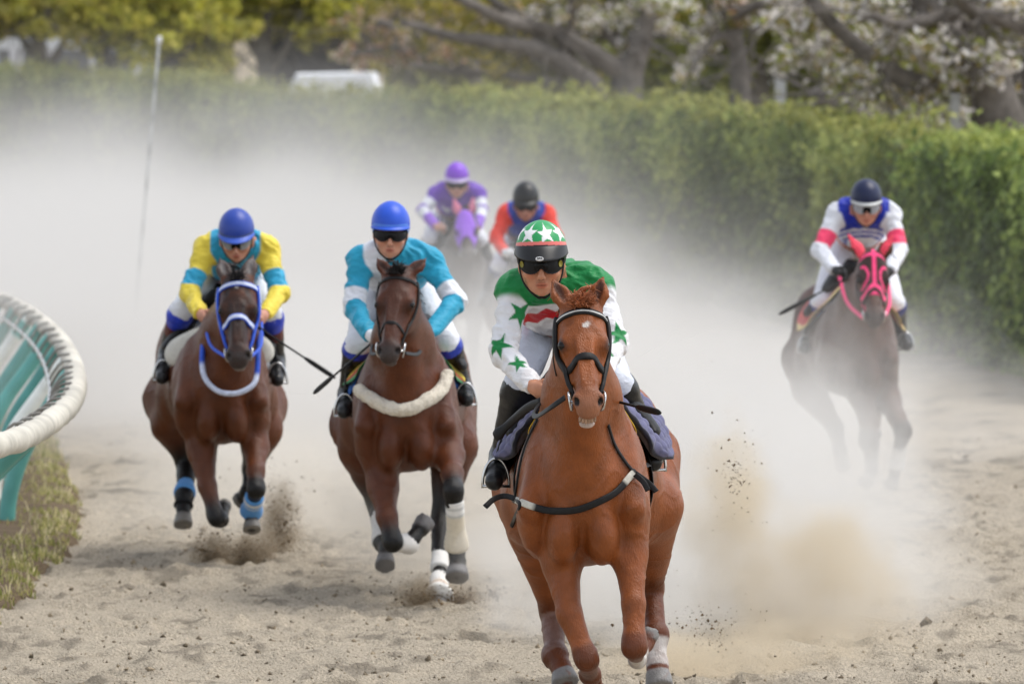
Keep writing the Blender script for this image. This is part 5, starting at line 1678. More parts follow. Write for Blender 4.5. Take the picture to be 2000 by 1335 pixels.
# ------------------------------------------------------------------ the second horse (white fleece) and its rider
BAY = srgb(88, 45, 22); BAYD = srgb(52, 30, 22); PTS = np.array([.008, .007, .0065])
h2 = build_horse(dict(
    label='dark bay horse with a white fleece breast girth galloping in the middle', D=35.4, chest=793, hip=792, vox=.013,
    poll=(778, 528, -.25), muz=(756, 692, -.60), lat=(1, -.12, .05),
    ears=[(735, 503, -.22), (835, 503, -.22)], mouth=.006, ear_w=.8, ear_col=srgb(84, 44, 28),
    coat=BAY, dark=srgb(56, 30, 20), points=PTS, muzzle=srgb(58, 52, 50), face_dark=.55, head_dark=.30, lip=srgb(92, 84, 80),
    knee=dict(fl=3, fr=3, hl=2, hr=2), black_from=1.0,
    legs=dict(
        fl=[(742, 880, .18, .13), (748, 950, .10, .085), (756, 1010, -.05, .064), (767, 1058, -.14, .054), (790, 1060, .12, .042), (808, 1050, .20, .046), (832, 1016, .30, .062)],
        fr=[(862, 850, .16, .13), (878, 890, .04, .085), (884, 925, -.2, .066), (887, 958, -.36, .054), (892, 1070, -.20, .046), (893, 1094, -.22, .050), (892, 1128, -.30, .070)],
        hl=[(705, 830, 1.55, .19), (708, 880, 1.30, .14), (738, 985, 1.5, .062), (748, 1058, 1.2, .05), (753, 1072, 1.1, .045), (752, 1105, 1.0, .066)],
        hr=[(870, 800, 1.50, .19), (886, 870, 1.10, .14), (862, 1010, .95, .062), (858, 1130, .45, .050), (857, 1158, .25, .044), (857, 1194, .12, .070)]),
    hoof=(112, 110, 110)))
add_eyes_mane_tail(h2, np.array([.012, .010, .010]), forelock=120, mane_side=1)
CREAM = srgb(214, 204, 184); WRAPW = srgb(226, 224, 220)
leg_wrap(h2, 'fr', 3, .14, 1.0, .058, [(0, WRAPW), (.12, srgb(190, 190, 186)), (.17, WRAPW), (.27, srgb(190, 190, 186)), (.32, CREAM)], flare=1.25)
leg_wrap(h2, 'fl', 3, .25, 1.45, .058, [(0, WRAPW)], flare=1.1)
leg_wrap(h2, 'hl', 2, .30, 1.0, .062, [(0, WRAPW)], flare=1.1)
leg_wrap(h2, 'hr', 2, .40, .86, .054, [(0, WRAPW), (.25, srgb(190, 190, 186)), (.4, WRAPW)], flare=1.05)
leg_wrap(h2, 'hr', 3, -.1, 1.35, .060, [(0, WRAPW), (.45, srgb(212, 196, 180)), (.7, WRAPW)], 'hoof_boot', flare=1.5)
m = MB(); h2.loop_h(m, .075, .10, .022, .006, STR, 36, half=True, cn=-.05); m.build('browband', M_LEATHER, h2.root)
for g in (-1, 1):
    m = MB()
    h2.strap_h(m, [(g * .10, .05, -.05), (g * .125, .2, -.08), (g * .115, .34, -.09), (g * .075, .485, -.095)], .02, .010, STR, off=.002)
    m.build('cheek_strap', M_LEATHER, h2.root)
m = MB(); h2.loop_h(m, .41, -.25, .022, .006, STR, 48, cn=-.08); m.build('noseband', M_LEATHER, h2.root)
m = MB()
A = []
pts = resample([(703, 762), (730, 780), (765, 797), (800, 797), (835, 780), (862, 755), (868, 728)], 30)
PN = [h2.hit(p[0], p[1], .022) for p in pts]
A = np.array([p for p, _ in PN])
for _ in range(4): A[1:-1] = A[1:-1] * .5 + .25 * (A[:-2] + A[2:])
A = resample(A, 90); m.tube(A, .038 * np.array([.45, .7, .9] + [1] * 84 + [.9, .7, .45]), 20, srgb(228, 218, 200))
fg = m.build('fleece_girth', M_FLEECE, h2.root)
fv = np.array([v.co[:] for v in fg.data.vertices]); dv = vnoise(fv, 26, 3) * .016
for v, d_ in zip(fg.data.vertices, dv): v.co += v.normal * float(d_)
def cloth2(u, w):
    if u < .10 or abs(w) > .95: return srgb(58, 132, 84)
    if u < .17: return srgb(190, 74, 50)
    return srgb(226, 200, 66)
pad(h2, 'saddle_cloth', .42, 1.3, 1.50, .024, .016, cloth2, M_CLOTH, ns=26, nphi=70, flare=.03)
pad(h2, 'number_cloth', .60, 1.25, 1.85, .012, .010, lambda u, w: srgb(48, 104, 186) if abs(w) > .62 else srgb(225, 225, 222), M_CLOTH, ns=20, nphi=70)

CYAN = srgb(40, 156, 190); SWHITE = srgb(226, 228, 234)
def silk2(d):
    T, Q = d['T'], d['Q']
    C = np.tile(CYAN, (len(T), 1))
    onarm = sstep(d['tors'] - d['armd'], -.012, .0)
    C = mixcv(C, SWHITE, onarm * sstep(T, .62, .66) * (1 - sstep(T, 1.02, 1.06)))
    patch = (1 - sstep(Q[:, 0], -.055, -.045)) * sstep(Q[:, 0], -.185, -.175)
    C = mixcv(C, SWHITE, (1 - onarm) * patch)
    return C
def helm2(l, u, f, th, t):
    if t > .97: return srgb(120, 160, 235)
    if t > .93: return srgb(205, 215, 240)
    if t > .84: return srgb(84, 132, 226)
    return srgb(42, 86, 204)
r2 = build_rider(dict(
    label='jockey in a bright blue cap and turquoise silks with white armbands', D=35.4, vox=.009,
    pelvis=(775, 532, 1.36), eye=(762, 460, .40), hs=1.10, look=(0, -1, -.12), headup=(.02, 0, 1), skin=srgb(206, 150, 124),
    J=dict(sh=[(703, 512, .62), (838, 512, .62)], el=[(692, 600, .48), (890, 588, .48)], wr=[(724, 655, .20), (834, 655, .20)],
           hand=[(740, 668, .08), (812, 672, .08)],
           kn=[(698, 674, .60), (874, 670, .60)], an=[(678, 764, .84), (902, 748, .84)], toe=[(672, 804, .56), (912, 780, .56)]),
    silk=silk2, helm=helm2, peak=dict(u=.044, len=.022, drop=.012, col=srgb(48, 92, 208)), breech=(.74, .75, .80), glove=np.array([.78, .78, .8]),
    boot_bands=[(-.5, .12, srgb(40, 62, 170))], foot_col=(.03, .032, .036)))
bit_and_reins(h2, [dig(h2, r2, 0), dig(h2, r2, 1)], STR, .022, .040)
saddle(h2, (.014, .014, .015), [r2.J['toe'][i] * .75 + r2.J['an'][i] * .25 + r2.base - h2.base + np.array([0, 0, -.05]) for i in (0, 1)], STR)
whip(at(728, 668, 35.55), at(612, 768, 35.2), .30, (.013, .013, .013), 'black whip of the turquoise silks jockey pointing down to the left')

# ------------------------------------------------------------------ the third horse (blue bridle), at the left
h3 = build_horse(dict(
    label='bay horse with a blue and white bridle galloping at the left beside the rail', D=38.4, chest=434, hip=421, vox=.013,
    poll=(463, 540, -.25), muz=(465, 702, -.60), lat=(1, -.04, -.02),
    ears=[(428, 500, -.15), (494, 496, -.15)], mouth=.012, ear_w=1.0, ear_col=srgb(74, 62, 58), ear_in=srgb(110, 104, 102),
    coat=srgb(92, 49, 25), dark=srgb(38, 28, 25), points=PTS, muzzle=srgb(62, 56, 54), face_dark=.8, head_dark=.8, lip=srgb(150, 140, 132), star=(0, .10, .013),
    knee=dict(fl=3, fr=3, hl=2, hr=2), black_from=.9,
    legs=dict(
        fl=[(388, 820, .18, .13), (394, 880, .12, .085), (405, 950, -.02, .062), (423, 1012, -.14, .050), (432, 1014, .12, .042), (436, 1000, .24, .038), (438, 984, .34, .050)],
        fr=[(488, 820, .18, .12), (500, 872, .10, .080), (500, 920, -.10, .058), (500, 956, -.20, .052), (492, 992, -.02, .044), (491, 1008, .0, .044), (492, 1036, -.06, .066)],
        hl=[(336, 780, 1.55, .19), (338, 830, 1.30, .14), (366, 902, 1.35, .070), (360, 970, 1.05, .050), (358, 990, 1.0, .046), (358, 1026, .92, .068)],
        hr=[(505, 790, 1.55, .19), (508, 840, 1.25, .14), (492, 915, 1.5, .062), (484, 960, 1.4, .048), (480, 966, 1.45, .044), (468, 978, 1.5, .060)]),
    hoof=(122, 118, 112)))
add_eyes_mane_tail(h3, np.array([.012, .010, .010]), forelock=70, mane_side=1)
BLU = srgb(52, 88, 196); PALE = srgb(208, 216, 238); LB = srgb(96, 154, 214)
leg_wrap(h3, 'hl', 2, .26, .92, .060, [(0, LB), (.06, WRAPW), (.16, LB), (.2, WRAPW), (.3, LB)], flare=1.2)
leg_wrap(h3, 'fr', 3, .35, 1.2, .066, [(0, LB), (.1, WRAPW), (.28, LB), (.34, WRAPW), (.42, LB)], flare=1.1)
leg_wrap(h3, 'hl', 3, -.1, .9, .058, [(0, BLACK), (.3, srgb(60, 60, 62)), (.36, BLACK)], 'fetlock_boot', flare=1.1)
m = MB(); h3.loop_h(m, .075, .10, .036, .010, BLU, 36, half=True, cn=-.05, stripe=PALE); m.build('browband', M_LEATHER, h3.root)
m = MB(); h3.loop_h(m, .335, -.25, .040, .012, BLU, 48, cn=-.08, stripe=PALE); m.build('noseband', M_LEATHER, h3.root)
for g in (-1, 1):
    m = MB()
    h3.strap_h(m, [(g * .10, .05, -.05), (g * .14, .18, -.06), (g * .135, .30, -.085), (g * .10, .42, -.09), (g * .075, .485, -.095)], .026, .018, BLU, off=.003, stripe=PALE)
    h3.strap_h(m, [(g * .10, .06, -.09), (g * .13, .20, -.11), (g * .13, .29, -.12), (g * .09, .40, -.11)], .018, .012, BLU, off=.001)
    m.build('cheek_strap', M_LEATHER, h3.root)
m = MB()
lp = resample([h3.L(*q) for q in ((414, 630, .14), (402, 645, .12), (395, 690, -.02), (399, 735, -.10), (425, 763, -.13), (460, 768, -.14), (490, 755, -.13), (501, 735, -.10), (504, 690, -.02), (506, 645, .12), (500, 630, .14))], 44)
m.tube(lp, .017, 10, cols=[PALE if (10 < i < 31) else BLU for i in range(44)])
m.build('neck_strap', M_LEATHER, h3.root)
for g, cpx, tip in ((-1, (372, 645), (340, 690)), (1, (512, 652), (526, 694))):
    # pale padded flap of the saddle, standing off the shoulder
    m = MB()
    out = ([(404, 634), (372, 646), (340, 664), (327, 684), (328, 702), (342, 714), (362, 706), (384, 676), (400, 652)] if g < 0 else
           [(505, 652), (520, 662), (530, 676), (532, 692), (525, 704), (514, 708), (506, 696), (502, 672)])
    o3 = resample([h3.L(440 + (p[0] - 440) * 1.04, p[1], .30 + .0016 * abs(p[0] - 440)) for p in out + out[:1]], 41)[:-1]
    cc = o3.mean(0)
    k = len(o3); vs = []
    for sc_, dy in ((1, 0), (.93, -.028), (.5, -.04)):
        vs += [cc + (p - cc) * sc_ + np.array([0, dy, 0]) for p in o3]
    vs += [cc + (p - cc) * .95 + np.array([0, .03, 0]) for p in o3]
    fs = [(r_ * k + i, r_ * k + (i + 1) % k, (r_ + 1) * k + (i + 1) % k, (r_ + 1) * k + i) for r_ in (0, 1) for i in range(k)]
    fs += [tuple(2 * k + i for i in range(k)), tuple(3 * k + i for i in range(k - 1, -1, -1))]
    fs += [(3 * k + i, 3 * k + (i + 1) % k, (i + 1) % k, i) for i in range(k)]
    m.add(vs, fs, srgb(206, 204, 196)); m.build('saddle_flap', M_CLOTH, h3.root)
def cloth3(u, w): return srgb(208, 210, 212) if u < .3 else srgb(54, 84, 180)
pad(h3, 'saddle_cloth', .60, 1.25, 1.75, .014, .014, cloth3, M_CLOTH, ns=22, nphi=70)
YEL = srgb(228, 206, 74); CY3 = srgb(48, 158, 196)
def silk3(d):
    T, Q = d['T'], d['Q']
    C = np.tile(CY3, (len(T), 1))
    onarm = sstep(d['tors'] - d['armd'], -.012, .0)
    sl = np.maximum(onarm, sstep(np.abs(Q[:, 0]), d['sw'] * .40, d['sw'] * .43))
    C = mixcv(C, YEL, sl)
    C = mixcv(C, CY3, onarm * sstep(T, .52, .56) * (1 - sstep(T, .92, .96)))
    return C
def helm3(l, u, f, th, t):
    if .86 < t < .93: return srgb(70, 86, 130)
    if t > .93: return srgb(62, 92, 190)
    return srgb(46, 72, 160)
r3 = build_rider(dict(
    label='jockey in a dull blue cap and yellow sleeved turquoise silks', D=38.4, vox=.009,
    pelvis=(452, 514, 1.36), eye=(461, 476, .40), hs=1.10, look=(0, -1, -.42), headup=(-.02, -.3, 1), skin=srgb(196, 142, 120),
    J=dict(sh=[(402, 488, .62), (520, 488, .62)], el=[(370, 570, .48), (546, 572, .48)], wr=[(393, 614, .18), (516, 614, .18)],
           hand=[(406, 630, .08), (506, 632, .08)],
           kn=[(354, 608, .60), (528, 614, .60)], an=[(326, 688, .88), (540, 698, .88)], toe=[(316, 738, .56), (542, 742, .58)]),
    silk=silk3, helm=helm3, peak=dict(u=.044, len=.035, drop=.018, col=srgb(66, 98, 196)), breech=(.72, .74, .80), gog=(.25, .26, .27),
    boot_bands=[(-.5, .28, srgb(44, 66, 190)), (.28, .5, srgb(92, 36, 34))], foot_col=(.05, .053, .058)))
bit_and_reins(h3, [dig(h3, r3, 0), dig(h3, r3, 1)], BLU, .020, .040)
saddle(h3, (.014, .014, .015), [r3.J['toe'][i] * .75 + r3.J['an'][i] * .25 + r3.base - h3.base + np.array([0, 0, -.05]) for i in (0, 1)], STR)
whip(at(512, 644, 38.4), at(655, 738, 38.1), .40, (.013, .013, .013), 'black whip of the yellow sleeved jockey pointing down to the right')
# ------------------------------------------------------------------ the right horse (pink hood) and the two far horses
def hood(h, base_c, line_c, ear_c, name='race_hood', lines=True, amax=.36):
    """close fitting head cover with eye holes and covered ears"""
    e = .012
    HPx = [p.inflated(e) for p in h.HP if p.op > 0]
    def clip(G):
        Q = (G - h.H(0, 0, 0)) @ h.Rm / h.sc
        Q[..., 0] /= 1.12
        d = np.maximum((Q[..., 1] - amax - .10 * np.abs(Q[..., 0]) / .1) * h.sc, (-.30 - Q[..., 2]) * h.sc)
        for g in (-1, 1):
            hole = np.linalg.norm((Q - np.array([g * .10, .245, -.035])) / np.array([.055, .060, .045]), axis=-1)
            d = np.maximum(d, (1 - hole) * .045)
        return d
    V, Fq = field_mesh(HPx, .010, clip)
    V = smooth_mesh(V, Fq, 1)
    Q = h.Hinv(V)
    C = np.tile(np.asarray(base_c), (len(V), 1))
    if lines:
        l, a, n = np.abs(Q[:, 0]), Q[:, 1], Q[:, 2]
        mk = (1 - sstep(l, .010, .015)) * sstep(n, -.05, -.03) * (a < .32)
        mk = np.maximum(mk, (1 - sstep(np.abs(a - .04 - 1.5 * l * l), .014, .019)))
        mk = np.maximum(mk, (1 - sstep(np.abs(a - .31 - .85 * l), .017, .022)))
        rg_ = np.linalg.norm(np.stack([(l - .085) / .045, (a - .225) / .080], 1), axis=1)
        mk = np.maximum(mk, (1 - sstep(np.abs(rg_ - 1.0), .13, .19)) * (l < .085) * sstep(n, -.07, -.05))
        C = mixcv(C, line_c, mk)
    ho = mesh_obj(name, V, Fq, M_CLOTH, h.root, C)
    for (e0, e1, ef, ew) in h.ear:
        d = e1 - e0
        v, f = field_mesh([cap(e0 - d * .05, e0 + d * .45,   .038, .040, .02, '', ef, .7), cap(e0 + d * .45, e1 + d * .12, .040, .010, .02, '', ef, .65)], .009)
        mesh_obj('ear_cover', v, f, M_CLOTH, ho, np.tile(np.asarray(ear_c), (len(v), 1)))
    return ho

h4 = build_horse(dict(
    label='brown horse in a pink hood and pink ears galloping through dust at the right', D=45.0, chest=1676, hip=1648, vox=.016,
    poll=(1704, 497, -.30), muz=(1710, 622, -.68), lat=(1, .05, -.04),
    ears=[(1660, 463, -.30), (1741, 463, -.30)], mouth=.006,
    coat=srgb(84, 54, 40), dark=srgb(50, 36, 30), points=srgb(44, 32, 27), muzzle=srgb(80, 70, 66), face_dark=.3,
    knee=dict(fl=3, fr=3, hl=2, hr=2), black_from=.6,
    legs=dict(
        fl=[(1655, 720, .18, .13), (1684, 775, .12, .090), (1698, 825, -.04, .066), (1694, 862, -.14, .062), (1700, 872, .12, .042), (1706, 860, .2, .038), (1710, 845, .3, .056)],
        fr=[(1715, 720, .18, .13), (1735, 780, .12, .092), (1752, 815, -.05, .07), (1765, 842, -.14, .062), (1750, 912, .02, .044), (1747, 926, .0, .044), (1738, 952, -.05, .066)],
        hl=[(1572, 700, 1.55, .18), (1580, 760, 1.30, .13), (1632, 835, 1.6, .062), (1640, 880, 1.4, .048), (1642, 892, 1.4, .044), (1646, 910, 1.3, .062)],
        hr=[(1690, 700, 1.5, .18), (1696, 760, 1.2, .13), (1700, 870, 1.5, .062), (1702, 915, 1.3, .048), (1700, 926, 1.3, .044), (1690, 945, 1.2, .062)])))
add_eyes_mane_tail(h4, np.array([.03, .022, .018]), mane_side=1)
PINK = srgb(244, 74, 128)
hood(h4, srgb(58, 44, 42), PINK, srgb(246, 84, 104))
leg_wrap(h4, 'fr', 3, .25, 1.0, .056, [(0, WRAPW), (.2, srgb(180, 180, 178)), (.26, WRAPW)], flare=1.1)
m = MB(); h4.loop_h(m, .40, -.2, .030, .008, PINK, 40, cn=-.08); m.build('noseband', M_CLOTH, h4.root)
for g in (-1, 1):
    m = MB(); h4.strap_h(m, [(g * .12, .24, -.09), (g * .11, .38, -.10), (g * .075, .485, -.095)], .024, .014, PINK)
    m.build('cheek_strap', M_CLOTH, h4.root)
def cloth4(u, w):
    if u < .10 or abs(w) > .93: return srgb(222, 196, 130)
    return srgb(190, 46, 44)
pad(h4, 'saddle_cloth', .36, 1.2, 1.55, .03, .02, cloth4, M_CLOTH, ns=24, nphi=70, flare=.07)
RBLUE = srgb(34, 52, 170)
def silk4(d):
    T, Q = d['T'], d['Q']
    C = np.tile(RBLUE, (len(T), 1))
    onarm = sstep(d['tors'] - d['armd'], -.012, .0)
    for q0, q1 in ((.100, .112), (.124, .136), (.148, 2)):
        C = mixcv(C, SWHITE, sstep(-Q[:, 2], q0 - .003, q0 + .003) * (1 - sstep(-Q[:, 2], q1 - .003, q1 + .003)))
    sl = np.maximum(onarm * sstep(T, .02, .08), sstep(np.abs(Q[:, 0]), d['sw'] * .47, d['sw'] * .5))
    C = mixcv(C, SWHITE, sl)
    C = mixcv(C, srgb(244, 70, 110), onarm * sstep(T, .50, .54) * (1 - sstep(T, .90, .94)))
    return C
def helm4(l, u, f, th, t):
    return srgb(206, 208, 206) if t > .90 else srgb(30, 38, 70)
r4 = build_rider(dict(
    label='jockey in a navy cap with white brim and blue jersey with pink armbands', D=45.0, vox=.011,
    pelvis=(1676, 462, 1.36), eye=(1693, 408, .40), hs=1.13, look=(0, -1, -.30), headup=(0, -.2, 1), skin=srgb(200, 142, 120),
    J=dict(sh=[(1634, 420, .62), (1738, 420, .62)], el=[(1602, 488, .48), (1756, 488, .48)], wr=[(1632, 528, .15), (1738, 530, .18)],
           hand=[(1644, 541, .05), (1726, 544, .08)],
           kn=[(1604, 592, .62), (1748, 592, .62)], an=[(1581, 655, .92), (1758, 650, .92)], toe=[(1572, 680, .62), (1772, 674, .62)]),
    silk=silk4, helm=helm4, peak=dict(u=.044, len=.018, drop=.012, col=srgb(206, 208, 206)), breech=(.76, .77, .82), glove=BLACK, gog=(.35, .36, .38),
    boot_bands=[(-.5, .16, srgb(40, 52, 130))], foot_col=(.05, .05, .055)))
bit_and_reins(h4, [dig(h4, r4, 0), dig(h4, r4, 1)], PINK, .028, .040)
saddle(h4, (.014, .014, .015), [r4.J['toe'][i] * .75 + r4.J['an'][i] * .25 + r4.base - h4.base + np.array([0, 0, -.05]) for i in (0, 1)], STR)
whip(at(1650, 545, 45.0), at(1521, 614, 44.8), .55, (.016, .016, .016), 'black whip of the blue jersey jockey beside the pink hooded horse')

def far_legs(cx, cy, s):
    """gallop pose of the far horses: offsets in photo pixels times s"""
    o = dict(
        fl=[(-45, 300, .18, .13), (-40, 350, .10, .085), (-32, 410, -.05, .062), (-22, 455, -.14, .06), (-12, 460, .12, .042), (0, 450, .2, .038), (10, 435, .3, .056)],
        fr=[(45, 300, .18, .13), (48, 350, .10, .085), (46, 400, -.10, .062), (46, 440, -.2, .06), (44, 515, -.08, .044), (44, 530, -.08, .042), (42, 558, -.12, .064)],
        hl=[(-78, 250, 1.5, .18), (-76, 310, 1.25, .13), (-55, 400, 1.5, .06), (-55, 470, 1.2, .048), (-54, 485, 1.1, .044), (-52, 512, 1.0, .064)],
        hr=[(60, 250, 1.5, .18), (64, 310, 1.25, .13), (54, 400, 1.5, .06), (52, 460, 1.3, .048), (50, 472, 1.3, .044), (46, 495, 1.2, .064)])
    return {k: [(cx + x * s, cy + y * s, v, r) for (x, y, v, r) in L_] for k, L_ in o.items()}

# purple
h5 = build_horse(dict(
    label='grey nosed horse in a purple hood far back in the dust', D=62.0, chest=897, hip=894, vox=.02,
    poll=(908, 416, -.25), muz=(913, 500, -.60), lat=(1, -.05, 0), ears=[(887, 391, -.25), (924, 389, -.25)], mouth=.004,
    coat=srgb(78, 66, 60), dark=srgb(50, 44, 42), points=srgb(50, 44, 42), muzzle=srgb(120, 112, 108),
    knee=dict(fl=3, fr=3, hl=2, hr=2), legs=far_legs(897, 416, .57)))
add_eyes_mane_tail(h5, np.array([.03, .025, .022]))
PURP = srgb(150, 96, 214)
hood(h5, PURP, PURP, srgb(214, 128, 156), lines=False, amax=.34)
pad(h5, 'saddle_cloth', .5, 1.2, 1.5, .02, .015, lambda u, w: srgb(120, 110, 120), M_CLOTH, ns=16, nphi=40)
PU2 = srgb(108, 62, 180)
def silk5(d):
    T, Q = d['T'], d['Q']
    C = np.tile(PU2, (len(T), 1))
    onarm = sstep(d['tors'] - d['armd'], -.012, .0)
    q = star_sdf(np.abs(Q[:, 0]) - .11, Q[:, 1] - .13, .07)
    C = mixcv(C, SWHITE, (1 - onarm) * (1 - sstep(q, -.006, .006)))
    C = mixcv(C, SWHITE, onarm * sstep(T, .40, .46))
    C = mixcv(C, PU2, onarm * sstep(T, .80, .85) * (1 - sstep(T, 1.02, 1.07)))
    C = mixcv(C, srgb(140, 90, 205), onarm * sstep(T, 1.38, 1.43))
    return C
r5 = build_rider(dict(
    label='jockey in a purple cap and purple and white silks far back', D=62.0, vox=.013,
    pelvis=(884, 408, 1.34), eye=(892, 361, .40), hs=1.18, look=(0, -1, -.3), headup=(0, -.2, 1), skin=srgb(206, 160, 140),
    J=dict(sh=[(852, 378, .62), (934, 378, .62)], el=[(826, 412, .48), (941, 412, .48)], wr=[(852, 442, .18), (932, 446, .18)], hand=[(864, 450, .1), (922, 452, .1)],
           kn=[(838, 468, .62), (940, 470, .62)], an=[(828, 516, .92), (948, 516, .92)], toe=[(822, 538, .62), (954, 538, .62)]),
    silk=silk5, helm=lambda l, u, f, th, t: srgb(206, 190, 232) if t > .86 else srgb(132, 70, 206), peak=dict(u=.044, len=.02, drop=.012, col=srgb(206, 190, 232)),
    breech=(.74, .75, .80)))
bit_and_reins(h5, [dig(h5, r5, 0), dig(h5, r5, 1)], (.05, .05, .05), .022, .04)
saddle(h5, (.014, .014, .015), [r5.J['toe'][i] * .75 + r5.J['an'][i] * .25 + r5.base - h5.base + np.array([0, 0, -.05]) for i in (0, 1)], STR)

# black cap
h6 = build_horse(dict(
    label='brown horse almost hidden behind the green capped jockey', D=56.0, chest=1040, hip=1024, vox=.02,
    poll=(1052, 478, -.25), muz=(1056, 572, -.60), lat=(1, 0, 0), ears=[(1034, 452, -.25), (1072, 452, -.25)], mouth=.004,
    coat=srgb(84, 58, 46), dark=srgb(50, 38, 32), points=srgb(40, 32, 28), muzzle=srgb(80, 70, 66),
    knee=dict(fl=3, fr=3, hl=2, hr=2), legs=far_legs(1040, 452, .63)))
add_eyes_mane_tail(h6, np.array([.03, .025, .022]))
pad(h6, 'saddle_cloth', .5, 1.2, 1.5, .02, .015, lambda u, w: srgb(150, 146, 144), M_CLOTH, ns=16, nphi=40)
RED = srgb(226, 62, 46)
def silk6(d):
    T, Q = d['T'], d['Q']
    C = np.tile(srgb(44, 72, 176), (len(T), 1))
    onarm = sstep(d['tors'] - d['armd'], -.012, .0)
    C = mixcv(C, srgb(40, 52, 110), (1 - onarm) * sstep(Q[:, 1], .12, .16))
    return mixcv(C, RED, np.maximum(onarm * sstep(T, .04, .12), sstep(np.abs(Q[:, 0]), d['sw'] * .44, d['sw'] * .47)))
r6 = build_rider(dict(
    label='jockey in a black cap and blue jersey with red sleeves behind the leader', D=56.0, vox=.013,
    pelvis=(1026, 456, 1.34), eye=(1027, 404, .40), hs=1.18, look=(0, -1, -.35), headup=(0, -.25, 1), skin=srgb(184, 132, 112),
    J=dict(sh=[(988, 420, .62), (1068, 420, .62)], el=[(969, 464, .48), (1086, 464, .48)], wr=[(986, 493, .18), (1070, 494, .18)], hand=[(1000, 499, .1), (1060, 500, .1)],
           kn=[(974, 522, .62), (1080, 522, .62)], an=[(950, 572, .92), (1096, 572, .92)], toe=[(944, 592, .62), (1102, 592, .62)]),
    silk=silk6, helm=lambda l, u, f, th, t: (.022, .023, .024), peak=dict(u=.044, len=.03, drop=.016, col=(.02, .02, .021)),
    breech=(.76, .77, .82), glove=np.array([.75, .75, .77]), boot_bands=[(-.5, .15, srgb(60, 72, 120))]))
bit_and_reins(h6, [dig(h6, r6, 0), dig(h6, r6, 1)], (.05, .05, .05), .022, .04)
saddle(h6, (.014, .014, .015), [r6.J['toe'][i] * .75 + r6.J['an'][i] * .25 + r6.base - h6.base + np.array([0, 0, -.05]) for i in (0, 1)], STR)
# ------------------------------------------------------------------ dust in the air
def dust_mat(name, color, dens, mode, scale, lo=.35, hi=.7, aniso=.2, H=.7, stretch=(1, 1, 1), seed=0.0, extra=None):
    m = bpy.data.materials.new(name); m.use_nodes = True
    nt = m.node_tree; nd, lk = nt.nodes, nt.links
    nd.clear()
    out = nd.new('ShaderNodeOutputMaterial'); pv = nd.new('ShaderNodeVolumePrincipled')
    pv.inputs['Color'].default_value = (*color, 1); pv.inputs['Anisotropy'].default_value = aniso
    lk.new(pv.outputs[0], out.inputs['Volume'])
    def math_(op, a, b=None, c=None):
        n = nd.new('ShaderNodeMath'); n.operation = op
        for i, v in enumerate((a, b, c)):
            if v is None: continue
            if isinstance(v, (int, float)): n.inputs[i].default_value = v
            else: lk.new(v, n.inputs[i])
        return n.outputs[0]
    def ramp(v, a, b, c=0.0, d=1.0, smooth=True):
        n = nd.new('ShaderNodeMapRange'); n.interpolation_type = 'SMOOTHSTEP' if smooth else 'LINEAR'
        n.inputs['From Min'].default_value = a; n.inputs['From Max'].default_value = b; n.inputs['To Min'].default_value = c; n.inputs['To Max'].default_value = d
        lk.new(v, n.inputs['Value']); return n.outputs[0]
    geo = nd.new('ShaderNodeNewGeometry')
    mp = nd.new('ShaderNodeMapping'); mp.inputs['Scale'].default_value = stretch; mp.inputs['Location'].default_value = (seed, seed * .7, 0)
    lk.new(geo.outputs['Position'], mp.inputs['Vector'])
    nz = nd.new('ShaderNodeTexNoise'); nz.inputs['Scale'].default_value = scale; nz.inputs['Detail'].default_value = 5.0 if mode == 'ball' else 3.0; nz.inputs['Roughness'].default_value = .6 if mode == 'ball' else .55
    lk.new(mp.outputs[0], nz.inputs['Vector'])
    f = ramp(nz.outputs['Fac'], lo, hi)
    if mode == 'ball':
        tc = nd.new('ShaderNodeTexCoord')
        ln = nd.new('ShaderNodeVectorMath'); ln.operation = 'LENGTH'; lk.new(tc.outputs['Object'], ln.inputs[0])
        r_ = math_('ADD', ln.outputs['Value'], math_('MULTIPLY', math_('SUBTRACT', .5, nz.outputs['Fac']), 1.7))
        fall = ramp(r_, .15, .92, 1.0, 0.0)
        d = math_('MULTIPLY', fall, math_('ADD', .35, math_('MULTIPLY', f, .9)))
        d = math_('MULTIPLY', d, dens)
    else:
        sp = nd.new('ShaderNodeSeparateXYZ'); lk.new(geo.outputs['Position'], sp.inputs[0])
        # height of the bank varies from place to place
        hgt = math_('DIVIDE', sp.outputs['Z'], math_('ADD', H * .6, math_('MULTIPLY', nz.outputs['Fac'], H * .8)))
        e = math_('POWER', 2.71828, math_('MULTIPLY', hgt, -1.0))
        fx = extra['fx']
        side = ramp(math_('SUBTRACT', sp.outputs['X'], math_('MULTIPLY', math_('SUBTRACT', sp.outputs['Y'], 45), fx[2])), fx[0], fx[1], 1.0, extra.get('right', .0))
        near = ramp(sp.outputs['Y'], extra['y'][0], extra['y'][1], 0.0, 1.0)
        top = ramp(sp.outputs['Z'], extra['top'] * .6, extra['top'], 1.0, 0.0)
        d = math_('MULTIPLY', math_('MULTIPLY', e, side), math_('MULTIPLY', near, top))
        d = math_('MULTIPLY', d, math_('ADD', .45, math_('MULTIPLY', f, 1.1)))
        d = math_('MULTIPLY', d, dens)
    lk.new(d, pv.inputs['Density'])
    return m

